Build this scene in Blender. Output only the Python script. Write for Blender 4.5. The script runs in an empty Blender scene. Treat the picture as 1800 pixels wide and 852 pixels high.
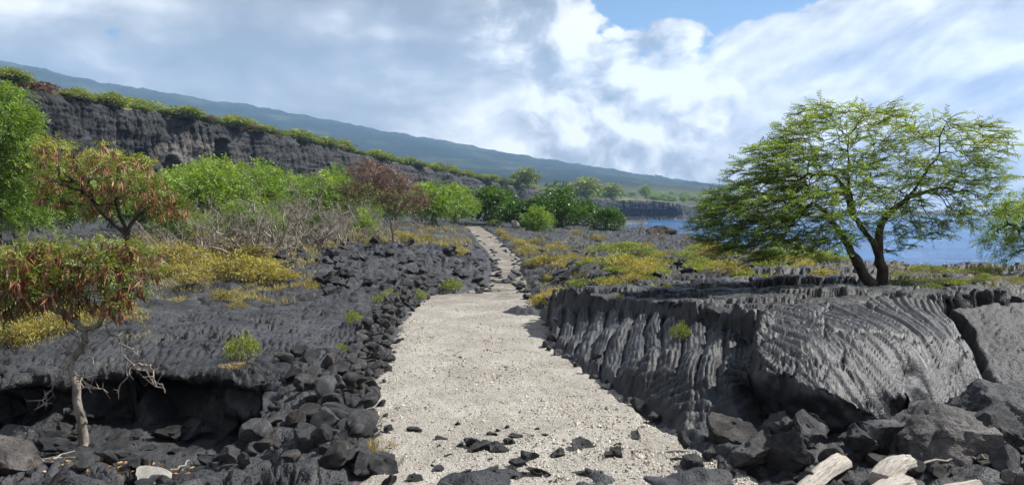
import bpy, math, random
import numpy as np
from mathutils import Vector, Matrix, Euler

# ------------------------------------------------------------------ camera, sky, sun, exposure
R = math.radians
scene = bpy.context.scene
COL = scene.collection
CZ = 2.2                                   # eye height above the coral path
F = 1350.0                                 # focal length in pixels of the 1800 px wide frame
PITCH = math.atan(52.0 / F)
cam_d = bpy.data.cameras.new('camera')
cam_d.sensor_width = 36.0
cam_d.lens = 36.0 * F / 1800.0
cam_d.clip_start = 0.05
cam_d.clip_end = 90000.0
cam = bpy.data.objects.new('camera', cam_d)
cam.location = (0, 0, CZ)
cam.rotation_euler = (math.pi / 2 - PITCH, 0, 0)
COL.objects.link(cam)
scene.camera = cam

SUN_EL, SUN_AZ = R(48), R(80)              # azimuth measured from +Y (view direction) towards +X
sun_dir = Vector((math.sin(SUN_AZ) * math.cos(SUN_EL), math.cos(SUN_AZ) * math.cos(SUN_EL), math.sin(SUN_EL)))
sd_ = bpy.data.lights.new('sun', 'SUN')
sd_.energy = 5.0
sd_.angle = R(0.5)
sd_.color = (1.0, 0.965, 0.90)
sun = bpy.data.objects.new('sun', sd_)
sun.rotation_euler = sun_dir.to_track_quat('Z', 'Y').to_euler()
sun.location = (30, 0, 60)
COL.objects.link(sun)

scene.render.engine = 'CYCLES'
scene.cycles.use_denoising = True
scene.cycles.max_bounces = 4
scene.cycles.diffuse_bounces = 2
scene.cycles.glossy_bounces = 1
scene.cycles.transmission_bounces = 3
scene.cycles.volume_bounces = 1
scene.cycles.sample_clamp_indirect = 6.0
scene.view_settings.view_transform = 'Standard'
scene.view_settings.look = 'None'
scene.view_settings.gamma = 1.0
scene.view_settings.use_curve_mapping = False
scene.view_settings.exposure = 0.9


class NT:
    """small node-tree helper"""
    def __init__(self, tree):
        self.t = tree
        self.n = tree.nodes
        self.l = tree.links

    def put(self, sock, v):
        if hasattr(v, 'is_output'):
            self.l.new(v, sock)
        elif isinstance(v, (tuple, list)) and len(v) == 3 and sock.type == 'RGBA':
            sock.default_value = (*v, 1)
        else:
            sock.default_value = v

    def m(self, op, a, b=None, c=None, clamp=False):
        n = self.n.new('ShaderNodeMath')
        n.operation = op
        n.use_clamp = clamp
        for i, v in enumerate((a, b, c)):
            if v is not None:
                self.put(n.inputs[i], v)
        return n.outputs[0]

    def add(self, a, b): return self.m('ADD', a, b)
    def sub(self, a, b): return self.m('SUBTRACT', a, b)
    def mul(self, a, b): return self.m('MULTIPLY', a, b)

    def vm(self, op, a, b=None, s=None):
        n = self.n.new('ShaderNodeVectorMath')
        n.operation = op
        self.put(n.inputs[0], a)
        if b is not None:
            self.put(n.inputs[1], b)
        if s is not None:
            self.put(n.inputs['Scale'], s)
        return n.outputs[0]

    def comb(self, x, y, z):
        n = self.n.new('ShaderNodeCombineXYZ')
        for i, v in enumerate((x, y, z)):
            self.put(n.inputs[i], v)
        return n.outputs[0]

    def sep(self, v):
        n = self.n.new('ShaderNodeSeparateXYZ')
        self.put(n.inputs[0], v)
        return n.outputs

    def noise(self, vec, scale, detail=4.0, rough=0.55, dist=0.0, out=0):
        n = self.n.new('ShaderNodeTexNoise')
        n.inputs['Scale'].default_value = scale
        n.inputs['Detail'].default_value = detail
        n.inputs['Roughness'].default_value = rough
        n.inputs['Distortion'].default_value = dist
        if vec is not None:
            self.put(n.inputs['Vector'], vec)
        return n.outputs[out]

    def voro(self, vec, scale, feature='F1', out='Distance', rnd=1.0):
        n = self.n.new('ShaderNodeTexVoronoi')
        n.feature = feature
        n.inputs['Scale'].default_value = scale
        n.inputs['Randomness'].default_value = rnd
        if vec is not None:
            self.put(n.inputs['Vector'], vec)
        return n.outputs[out]

    def rng(self, v, a, b, c=0.0, d=1.0, smooth=True):
        n = self.n.new('ShaderNodeMapRange')
        n.interpolation_type = 'SMOOTHSTEP' if smooth else 'LINEAR'
        self.put(n.inputs['Value'], v)
        for k, x in zip(('From Min', 'From Max', 'To Min', 'To Max'), (a, b, c, d)):
            self.put(n.inputs[k], x)
        return n.outputs[0]

    def mix(self, f, a, b, mode='MIX'):
        n = self.n.new('ShaderNodeMix')
        n.data_type = 'RGBA'
        n.blend_type = mode
        self.put(n.inputs[0], f)
        self.put(n.inputs[6], a)
        self.put(n.inputs[7], b)
        return n.outputs[2]

    def ramp(self, f, stops):
        n = self.n.new('ShaderNodeValToRGB')
        cr = n.color_ramp
        while len(cr.elements) < len(stops):
            cr.elements.new(0.5)
        for e, (p, c) in zip(cr.elements, stops):
            e.position = p
            e.color = (*c, 1)
        self.put(n.inputs[0], f)
        return n.outputs[0]

    def bump(self, h, strength, dist, normal=None):
        n = self.n.new('ShaderNodeBump')
        n.inputs['Strength'].default_value = strength
        n.inputs['Distance'].default_value = dist
        self.put(n.inputs['Height'], h)
        if normal is not None:
            self.put(n.inputs['Normal'], normal)
        return n.outputs[0]


world = bpy.data.worlds.new('World')
scene.world = world
world.use_nodes = True


def build_sky():
    t = world.node_tree
    t.nodes.clear()
    N = NT(t)
    sky = t.nodes.new('ShaderNodeTexSky')
    sky.sky_type = 'NISHITA'
    sky.sun_disc = False
    sky.sun_elevation = SUN_EL
    sky.sun_rotation = SUN_AZ
    sky.dust_density = 0.6
    sky.ozone_density = 2.0
    blue = N.mix(1.0, sky.outputs[0], (0.048, 0.056, 0.064), 'MULTIPLY')
    tc = t.nodes.new('ShaderNodeTexCoord')
    d = tc.outputs['Generated']
    x, y, z = N.sep(d)
    A = N.m('ARCTAN2', x, y)
    E = N.m('ARCSINE', z)
    # warped direction for billows; flattened near the horizon as a real cloud deck is
    wv = N.noise(d, 9.0, 4, 0.55, 0, 1)
    dw = N.vm('ADD', d, N.vm('SCALE', N.vm('SUBTRACT', wv, (0.5, 0.5, 0.5)), s=0.07))
    dcum = N.vm('MULTIPLY', dw, (1.0, 1.0, 1.35))
    sunv = (sun_dir.x * 0.030, 0.0, sun_dir.z * 0.036)

    def billow(vec):
        a = N.noise(vec, 5.5, 8, 0.58, 0.15)
        v1 = N.voro(vec, 15.0, 'F1')
        v2 = N.voro(vec, 38.0, 'F1')
        v3 = N.voro(vec, 8.0, 'F1')
        b = N.add(N.mul(N.sub(0.45, v1), 0.16), N.mul(N.sub(0.45, v2), 0.08))
        return N.add(a, N.add(b, N.mul(N.sub(0.5, v3), 0.22)))
    n0 = billow(dcum)
    n1 = billow(N.vm('ADD', dcum, sunv))
    diff = N.sub(n0, n1)
    # long streaky layer (right): coordinates tilted and stretched
    u = N.add(N.mul(A, 0.93), N.mul(E, 0.36))
    v = N.sub(N.mul(E, 0.93), N.mul(A, 0.36))
    st = N.comb(N.mul(u, 7.0), N.mul(v, 15.0), 3.3)
    ns = N.noise(st, 1.0, 6, 0.55, 0.25)
    ns2 = N.noise(N.vm('ADD', st, (0.10, 0.22, 0)), 1.0, 6, 0.55, 0.25)
    soft = N.noise(N.comb(N.mul(A, 3.2), N.mul(E, 9.0), 7.7), 1.0, 5, 0.5, 0.3)
    soft2 = N.noise(N.comb(N.mul(A, 7.0), N.mul(E, 16.0), 1.7), 1.0, 6, 0.55, 0.5)
    # where each cloud kind sits
    cum = N.mul(N.rng(A, -0.05, 0.06), N.rng(A, 0.31, 0.40, 1, 0))
    cumA = N.rng(N.add(N.m('ABSOLUTE', N.sub(A, 0.16)), N.mul(N.sub(n0, 0.5), -0.35)), 0.12, 0.24, 1, 0)
    strk = N.rng(N.add(A, N.mul(N.sub(n0, 0.5), -0.35)), 0.27, 0.37)
    left = N.rng(A, -0.02, 0.12, 1, 0)
    # coverage
    gapA = N.mul(N.rng(A, 0.05, 0.14), N.rng(A, 0.44, 0.62, 1, 0))
    gap_line = N.add(0.248, N.mul(N.m('ABSOLUTE', N.sub(A, 0.30)), 0.12))
    gap = N.mul(gapA, N.rng(N.sub(E, gap_line), -0.035, 0.03))
    high = N.rng(E, 0.26, 0.75)
    base_cov = N.mix(strk, n0, N.add(N.mul(ns, 0.75), N.mul(n0, 0.25)))
    cov = N.add(base_cov, 0.20)
    cov = N.sub(cov, N.mul(gap, 0.42))
    cov = N.add(cov, N.rng(E, 0.05, 0.17, 0.25, 0.0))
    cov = N.sub(cov, N.mul(high, 0.17))
    cov = N.add(cov, N.mul(left, 0.12))
    cov = N.sub(cov, N.mul(strk, 0.055))
    alpha = N.rng(cov, 0.51, 0.565)
    # brightness of the clouds: sunlit towers white, undersides and the thick deck grey
    sh_c = N.add(0.57, N.mul(diff, 4.2))
    sh_c = N.add(sh_c, N.mul(N.sub(n0, 0.5), 0.3))
    low = N.rng(E, 0.02, 0.09, -0.46, 0.10)
    sh_c = N.add(sh_c, N.add(low, N.mul(N.sub(soft2, 0.5), 0.55)))
    sh_s = N.add(0.66, N.add(N.mul(N.sub(ns, ns2), 2.3), N.mul(N.sub(soft, 0.5), 0.9)))
    sh_s = N.add(sh_s, N.rng(E, 0.02, 0.14, -0.20, 0.04))
    sh_l = N.add(0.38, N.add(N.mul(N.sub(soft, 0.5), 2.5), N.mul(N.sub(soft2, 0.5), 1.2)))
    sh_l = N.add(sh_l, N.add(N.mul(diff, 0.9), N.rng(A, -0.5, 0.05, 0.0, 0.12)))
    shade = N.mix(strk, N.mix(cumA, sh_l, sh_c), sh_s)
    ccol = N.ramp(N.m('MULTIPLY', shade, 1.0, clamp=True), [(0.0, (0.165, 0.165, 0.178)), (0.35, (0.265, 0.263, 0.272)),
                                                           (0.65, (0.445, 0.435, 0.43)), (1.0, (0.70, 0.675, 0.645))])
    col = N.mix(alpha, blue, ccol)
    bg = t.nodes.new('ShaderNodeBackground')
    bg.inputs['Strength'].default_value = 1.0
    t.links.new(col, bg.inputs['Color'])
    out = t.nodes.new('ShaderNodeOutputWorld')
    t.links.new(bg.outputs[0], out.inputs['Surface'])


build_sky()

# ------------------------------------------------------------------ numpy noise
rs = np.random.RandomState(11)
random.seed(5)
_G2 = np.stack([np.cos(np.arange(16) * math.pi / 8), np.sin(np.arange(16) * math.pi / 8)], 1).astype(np.float32)
_g3 = rs.normal(size=(64, 3))
_G3 = (_g3 / np.linalg.norm(_g3, axis=1)[:, None]).astype(np.float32)


def _h(ix, iy, iz, seed):
    h = (ix.astype(np.int64) * 374761393 + iy.astype(np.int64) * 668265263 + iz.astype(np.int64) * 2147483647 + seed * 974634777) & 0xffffffff
    h = ((h ^ (h >> 13)) * 1274126177) & 0xffffffff
    return h ^ (h >> 16)


def per2(x, y, seed=0):
    xi = np.floor(x); yi = np.floor(y)
    fx = (x - xi); fy = (y - yi)
    xi = xi.astype(np.int64); yi = yi.astype(np.int64)
    z0 = np.zeros_like(xi)
    u = fx * fx * fx * (fx * (fx * 6 - 15) + 10)
    v = fy * fy * fy * (fy * (fy * 6 - 15) + 10)
    def g(dx, dy):
        k = _h(xi + dx, yi + dy, z0, seed) & 15
        G = _G2[k]
        return G[..., 0] * (fx - dx) + G[..., 1] * (fy - dy)
    a = g(0, 0); b = g(1, 0); c = g(0, 1); d = g(1, 1)
    return (a + (b - a) * u) * (1 - v) + (c + (d - c) * u) * v


def fbm2(x, y, oct=4, seed=0, gain=0.5, lac=2.03):
    s = 0; a = 1.0
    for o in range(oct):
        s = s + a * per2(x, y, seed + o * 17)
        x, y = (x * 0.8 - y * 0.6) * lac + 13.7, (x * 0.6 + y * 0.8) * lac + 5.1
        a *= gain
    return s


def str2(x, y, oct=4, seed=0, gain=0.5):
    """octaves without rotation: keeps vertical streaks vertical"""
    s = 0; a = 1.0
    for o in range(oct):
        s = s + a * per2(x, y, seed + o * 17)
        x, y = x * 2.03 + 13.7, y * 1.8 + 5.1
        a *= gain
    return s


def per3(p, seed=0):
    pi = np.floor(p)
    f = p - pi
    pi = pi.astype(np.int64)
    w = f * f * f * (f * (f * 6 - 15) + 10)
    out = 0
    for dx in (0, 1):
        for dy in (0, 1):
            for dz in (0, 1):
                k = _h(pi[:, 0] + dx, pi[:, 1] + dy, pi[:, 2] + dz, seed) & 63
                G = _G3[k]
                dot = G[:, 0] * (f[:, 0] - dx) + G[:, 1] * (f[:, 1] - dy) + G[:, 2] * (f[:, 2] - dz)
                out = out + dot * (w[:, 0] if dx else 1 - w[:, 0]) * (w[:, 1] if dy else 1 - w[:, 1]) * (w[:, 2] if dz else 1 - w[:, 2])
    return out


def fbm3(p, oct=3, seed=0, gain=0.5):
    s = 0; a = 1.0
    for o in range(oct):
        s = s + a * per3(p, seed + o * 31)
        p = p * 2.03 + 7.3
        a *= gain
    return s


def worley(x, y, seed=0):
    """F1, F2 and a random value of the nearest cell"""
    xi = np.floor(x).astype(np.int64); yi = np.floor(y).astype(np.int64)
    f1 = np.full(x.shape, 9.0); f2 = np.full(x.shape, 9.0); val = np.zeros(x.shape)
    for dx in (-1, 0, 1):
        for dy in (-1, 0, 1):
            cx = xi + dx; cy = yi + dy
            h = _h(cx, cy, cx * 0, seed)
            jx = (h & 1023) / 1023.0; jy = ((h >> 10) & 1023) / 1023.0
            dd = np.sqrt((cx + jx - x) ** 2 + (cy + jy - y) ** 2)
            vv = ((h >> 20) & 1023) / 1023.0
            near = dd < f1
            f2 = np.where(near, f1, np.minimum(f2, dd))
            val = np.where(near, vv, val)
            f1 = np.where(near, dd, f1)
    return f1, f2, val


def sst(a, b, x):
    t = np.clip((x - a) / (b - a), 0, 1)
    return t * t * (3 - 2 * t)


# ------------------------------------------------------------------ where a pixel of the frame lies in the place
_cp, _sp = math.cos(PITCH), math.sin(PITCH)


def ray(px, py):
    r, u = px - 900.0, 426.0 - py
    return r, F * _cp + u * _sp, -F * _sp + u * _cp


def W(px, py, z):
    rx, ry, rz = ray(px, py)
    t = (z - CZ) / rz
    return (rx * t, ry * t, z)


def WD(px, py, D):
    rx, ry, rz = ray(px, py)
    t = D / ry
    return (rx * t, D, CZ + rz * t)


def Wxy(lst):
    return np.array([W(*p)[:2] for p in lst])


class RBF:
    def __init__(self, pts, smooth=0.02):
        P = np.array(pts, float)
        self.P = P[:, :2]
        n = len(P)
        K = self.k(np.linalg.norm(self.P[:, None] - self.P[None], axis=2)) + np.eye(n) * smooth
        Q = np.hstack([np.ones((n, 1)), self.P])
        Am = np.zeros((n + 3, n + 3))
        Am[:n, :n] = K; Am[:n, n:] = Q; Am[n:, :n] = Q.T
        b = np.zeros(n + 3); b[:n] = P[:, 2]
        self.w = np.linalg.solve(Am, b)

    @staticmethod
    def k(r):
        return r                                     # linear kernel: no overshoot

    def __call__(self, x, y):
        s = self.w[-3] + self.w[-2] * x + self.w[-1] * y
        if x.size < 8:
            return s + np.hypot(x[:, None] - self.P[:, 0], y[:, None] - self.P[:, 1]) @ self.w[:-3]
        for (px, py), w in zip(self.P, self.w):
            s = s + w * np.hypot(x - px, y - py)
        return s


def sdist(x, y, poly, closed=True):
    """signed distance to a polygon, positive inside (unsigned for an open polyline)"""
    n = len(poly)
    if np.size(x) < 8:
        a = np.asarray(poly); b = np.roll(a, -1, 0)
        if not closed:
            a, b = a[:-1], b[:-1]
        e = b - a
        X, Y = np.asarray(x)[:, None], np.asarray(y)[:, None]
        t = np.clip(((X - a[:, 0]) * e[:, 0] + (Y - a[:, 1]) * e[:, 1]) / ((e * e).sum(1) + 1e-12), 0, 1)
        d = np.hypot(X - a[:, 0] - t * e[:, 0], Y - a[:, 1] - t * e[:, 1]).min(1)
        if not closed:
            return d
        ey = np.where(e[:, 1] == 0, 1e-12, e[:, 1])
        c = ((a[:, 1] > Y) != (b[:, 1] > Y)) & (X < e[:, 0] * (Y - a[:, 1]) / ey + a[:, 0])
        return np.where(c.sum(1) % 2 == 1, d, -d)
    d2 = np.full(np.shape(x), 1e18)
    ins = np.zeros(np.shape(x), bool)
    for i in range(n if closed else n - 1):
        ax, ay = poly[i]; bx, by = poly[(i + 1) % n]
        ex, ey = bx - ax, by - ay
        t = np.clip(((x - ax) * ex + (y - ay) * ey) / (ex * ex + ey * ey + 1e-12), 0, 1)
        d2 = np.minimum(d2, (x - ax - t * ex) ** 2 + (y - ay - t * ey) ** 2)
        if closed and ay != by:
            c = ((ay > y) != (by > y)) & (x < (bx - ax) * (y - ay) / (by - ay) + ax)
            ins ^= c
    d = np.sqrt(d2)
    return np.where(ins, d, -d) if closed else d


# ---- control surfaces
PATH_L = [(560, 900, 0), (640, 852, 0), (690, 810, 0), (672, 760, 0), (650, 700, 0), (682, 640, 0), (700, 590, 0), (722, 548, 0), (758, 519, 0), (815, 514, .01),
          (862, 497, .05), (866, 455, .25), (841, 427, .5), (835, 414, .7), (812, 398, .95)]
PATH_R = [(842, 398, .95), (868, 414, .7), (880, 427, .5), (912, 455, .25), (920, 497, .05), (932, 520, .0), (930, 545, 0), (965, 570, 0), (955, 605, 0),
          (1010, 640, 0), (1070, 680, 0), (1110, 718, 0), (1150, 750, 0), (1230, 800, 0), (1330, 850, 0), (1420, 900, 0)]
PATH_POLY = Wxy(PATH_L + PATH_R)
path_z = RBF([W(890, 1100, 0), W(600, 852, 0), W(1250, 852, 0), W(700, 700, 0), W(1050, 700, 0), W(700, 560, 0), W(950, 560, 0), W(830, 515, .0),
              W(890, 497, .05), W(890, 455, .25), W(862, 427, .5), W(850, 414, .7), W(828, 398, .95), (-3, 90, 1.15), (-20, 30, .6), (20, 30, .6)])

LOW = RBF([W(600, 1100, -.1), W(300, 1100, -.3), W(1200, 1100, 0), W(0, 1000, -.4), W(1500, 1000, 0), W(1800, 1000, 0), W(2300, 1000, .1), W(-500, 1000, -.3),
           W(600, 852, -.05), W(900, 852, 0), W(1250, 852, 0), W(800, 700, 0), W(1050, 690, 0), W(820, 560, 0), W(900, 560, 0), W(830, 515, .03),
           W(890, 497, .05), W(890, 455, .25), W(862, 427, .5), W(850, 414, .7), W(828, 398, .95),
           W(450, 800, -.28), W(300, 830, -.36), W(100, 840, -.36), W(550, 760, -.12), W(620, 740, -.05), W(150, 790, -.4), W(350, 780, -.35),
           W(0, 672, .0), W(100, 660, .0), W(250, 648, .0), W(371, 658, .0), W(450, 662, .0), W(540, 640, .0), W(620, 640, .0),
           W(250, 590, .06), W(450, 570, .06), W(600, 570, .02), W(660, 540, .02), W(300, 530, .1), W(0, 600, .06), W(0, 520, .25), W(150, 500, .28), W(450, 510, .14), W(600, 515, .14),
           W(300, 440, .6), W(0, 440, .66), W(150, 440, .62), W(560, 500, .25), W(560, 468, .6), W(700, 505, .15), W(700, 468, .56), W(800, 500, .16), W(800, 465, .42), W(600, 445, .74), W(740, 430, .85),
           (-25, 40, 1.0), (-14, 45, 1.05), (-8, 55, 1.15), (-40, 60, 1.6), (-25, 80, 1.9), (-10, 80, 1.45), (-60, 90, 3), (-30, 130, 3), (0, 130, 1.5), (-60, 40, 1.6), (-30, 14, .6), (-30, 0, .3),
           W(1400, 800, -.06), W(1700, 800, 0), W(1350, 770, -.14), W(1250, 790, -.02), W(1500, 780, -.1), W(1800, 760, .05),
           (20, 10, .3), (25, 0, .3)])
PLAT = RBF([W(1000, 520, .70), W(1065, 524, .75), W(1129, 530, .81), W(1217, 536, .95), W(1282, 541, 1.03), W(1340, 548, 1.05), W(1400, 545, 1.0), W(1500, 537, 1.0), W(1640, 528, 1.0), W(1790, 520, 1.0),
            W(1540, 495, .98), W(1700, 490, .95), W(1400, 500, .93), W(1620, 468, .70), W(1790, 468, .70), W(1440, 456, .60), W(1300, 430, .45), W(1200, 415, .25), W(1110, 408, .2),
            W(1100, 500, .75), W(1000, 480, .62), W(1200, 480, .75), W(1100, 450, .55), W(1000, 430, .55), W(950, 415, .6), W(960, 500, .50), W(940, 470, .40), W(900, 408, .8), (0, 100, 1.0), (8, 100, .4),
            (9, 4, 1.0), (12, 8, 1.05), (20, 8, .9), (20, 16, .7), (30, 10, .6)])
S_A = RBF([W(985, 545, .42), W(1040, 548, .48), W(1129, 556, .58), W(1217, 574, .66), W(1282, 591, .68), W(1350, 607, .66),
           W(985, 600, .02), W(1010, 630, .02), W(1060, 662, .03), W(1130, 703, .04), W(1200, 752, .02), W(1340, 775, -.06),
           W(1130, 640, .34), W(1220, 660, .40), W(1300, 680, .38), W(1340, 720, .18), W(1050, 600, .26), W(1230, 725, .14)])
S_B = RBF([W(1335, 556, 1.0), W(1400, 545, 1.0), W(1500, 537, 1.0), W(1640, 528, 1.0), W(1345, 655, .60), W(1450, 692, .48), W(1500, 726, .32), W(1560, 765, .10),
           W(1335, 605, .82), W(1420, 600, .88), W(1500, 620, .75), W(1600, 620, .72), W(1650, 600, .75), W(1700, 620, .60), W(1560, 690, .44), W(1600, 700, .36), W(1700, 700, .2), W(1620, 745, .08), W(1750, 715, .10),
           W(1745, 690, .16), W(1690, 575, .78)])
S_C = RBF([W(1665, 537, .95), W(1740, 532, .97), W(1800, 530, .97), W(1720, 600, .62), W(1800, 600, .62), W(1760, 690, .30), W(1810, 690, .30), W(1900, 600, .6), W(1900, 690, .3), W(1900, 530, .95), W(2050, 530, .9), W(2050, 690, .3)])
A_POLY = Wxy([(945, 532, .42), (985, 541, .44), (1040, 545, .49), (1129, 553, .59), (1217, 571, .67), (1282, 588, .69), (1356, 600, .66), (1352, 655, .5), (1346, 720, .18), (1335, 778, -.1), (1200, 762, 0), (1130, 712, 0),
              (1060, 672, 0), (1000, 632, 0), (968, 602, 0), (968, 565, .1)])
B_POLY = Wxy([(1320, 552, 1.02), (1400, 543, 1.0), (1500, 535, 1.0), (1640, 527, 1.0), (1668, 545, .95), (1690, 575, .78), (1722, 630, .5), (1752, 712, .1), (1690, 735, .06), (1620, 755, .05), (1560, 770, .06), (1500, 732, .30), (1450, 697, .46), (1345, 660, .58), (1322, 605, .82)])
C_POLY = Wxy([(1655, 536, .96), (1740, 529, .98), (1820, 527, .98), (2100, 522, .95), (2100, 700, .3), (1810, 700, .28), (1765, 698, .28), (1735, 650, .5), (1700, 570, .8)])
P_FRONT = Wxy([(930, 480, .2), (945, 505, .35), (960, 521, .55), (1000, 521, .70), (1065, 525, .75), (1129, 531, .81), (1217, 537, .95), (1282, 542, 1.03), (1325, 549, 1.05), (1400, 546, 1.0), (1500, 538, 1.0), (1640, 529, 1.0), (1790, 521, 1.0), (2300, 515, 1.0)])
SHORE = np.array([W(2300, 470, .7)[:2], W(1790, 467, .70)[:2], W(1620, 467, .70)[:2], W(1500, 464, .66)[:2], W(1440, 455, .60)[:2], W(1300, 430, .45)[:2], W(1200, 415, .25)[:2], W(1110, 408, .2)[:2],
                  (13, 105), (11, 150), (20, 230), (45, 330)])
PLAT_POLY = np.vstack([P_FRONT, [(70, 9), (70, 140), (3, 140)], Wxy([(905, 405, .7), (900, 425, .5), (925, 450, .3)])])
SEA_POLY = np.vstack([SHORE, [(400, 600), (900, 300), (900, -50), (60, -40)]])
PIT_LIP = Wxy([(-700, 690, 0), (-60, 682, 0), (0, 676, 0), (53, 666, 0), (120, 662, 0), (180, 655, 0), (250, 651, 0), (297, 654, 0), (371, 662, 0), (440, 668, 0), (480, 690, -.05), (505, 722, -.1)])
PIT_POLY = np.vstack([PIT_LIP, Wxy([(470, 770, -.2), (430, 800, -.25), (300, 822, -.35), (100, 835, -.35), (0, 850, -.35), (-700, 850, -.35)])])
SEA_Z = -2.6


def macro(x, y):
    """large shape of the ground (no fine relief) + zone fields"""
    warp = fbm2(x * 1.3, y * 1.3, 3, 3)
    wx = x + 0.10 * warp
    wy = y + 0.10 * fbm2(x * 1.3 + 9, y * 1.3, 3, 8)
    lo = LOW(x, y)
    far = np.clip((y - 10) / 40, 0, 1)
    lo = lo + 0.10 * fbm2(x * 0.45, y * 0.45, 3, 40) * (0.35 + far)
    sp = sdist(wx, wy, PATH_POLY)
    pz = path_z(x, y)
    # pit with undercut ledge on the left
    pit = sdist(wx, wy, PIT_POLY) + .10 * (worley(x * 2.2, y * 2.2, 33)[2] - .5)
    dl = sdist(wx, wy, PIT_LIP, False)
    dep = sst(0.0, 0.13, pit) * (0.66 - 0.46 * sst(0.5, 2.3, dl))
    z = lo - dep
    # path bed: lava lies just beneath the coral and rises at its edge
    oc = fbm2(x * 1.7, y * 1.3, 3, 650)
    bed = pz - 0.10 + 0.085 * sst(0.0, 0.3, fbm2(x * 3.2, y * 2.4, 3, 655)) * sst(15.5, 20.0, y) + (0.10 * sst(-0.08, 0.1, oc) + .22 * np.clip(oc, 0, 1)) * sst(6.9, 6.3, y + .25 * oc)
    bed = bed + 0.25 * np.exp(-((x - .35) / .6) ** 2 - ((y - 16.9) / .42) ** 2) * (1 + oc)
    k = sst(-0.16, 0.05, sp)
    z = np.where(sp > -1.2, np.maximum(z, pz - .30 + .34 * sst(-.02, -.25, sp) + .10 * oc), z) if True else z
    z = z * (1 - k) + bed * k
    z = z - dep * (sp > -1.2) * 0
    # plateau
    pp = sdist(wx, wy, PLAT_POLY)
    pl = PLAT(x, y) + 0.07 * fbm2(x * 0.5, y * 0.5, 3, 77)
    edge = sst(-0.05, 0.07, pp + 0.10 * fbm2(x * 3.0, y * 3.0, 2, 21))
    soft = sst(-0.1, 1.3, pp)
    near_path = sst(6.0, 1.5, np.abs(x - 0.8)) * sst(14.0, 17.0, y)
    e2 = edge * (1 - near_path) + soft * near_path
    z = z * (1 - e2) + np.maximum(pl, z) * e2
    # ropy slabs
    sa = sdist(wx, wy, A_POLY); sb = sdist(wx, wy, B_POLY); sc = sdist(wx, wy, C_POLY)
    for s, S, wdt in ((sc, S_C, .12), (sa, S_A, .10), (sb, S_B, .08)):
        kk = sst(-0.02, wdt, s) * (1 - e2 * (pp > 0.05))
        zz = S(x, y)
        z = z * (1 - kk) + np.maximum(zz, z - 0.02) * kk
    # sea shelf
    ss = sdist(wx, wy, SEA_POLY)
    z = z + (-6.0 - z) * sst(-0.2, 1.6, ss + 0.4 * fbm2(x * .6, y * .6, 2, 5))
    return z, dict(sp=sp, pit=pit, dl=dl, pp=pp, e2=e2, sa=sa, sb=sb, sc=sc, ss=ss)


def ropes(c, w, sharp=0.7):
    """rounded cords of width w along coordinate c: 0 in the seams, 1 on the crests"""
    f = np.abs((c / w) % 1.0 - 0.5) * 2.0
    return np.power(np.clip(1 - f * f, 0, 1), sharp)


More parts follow.
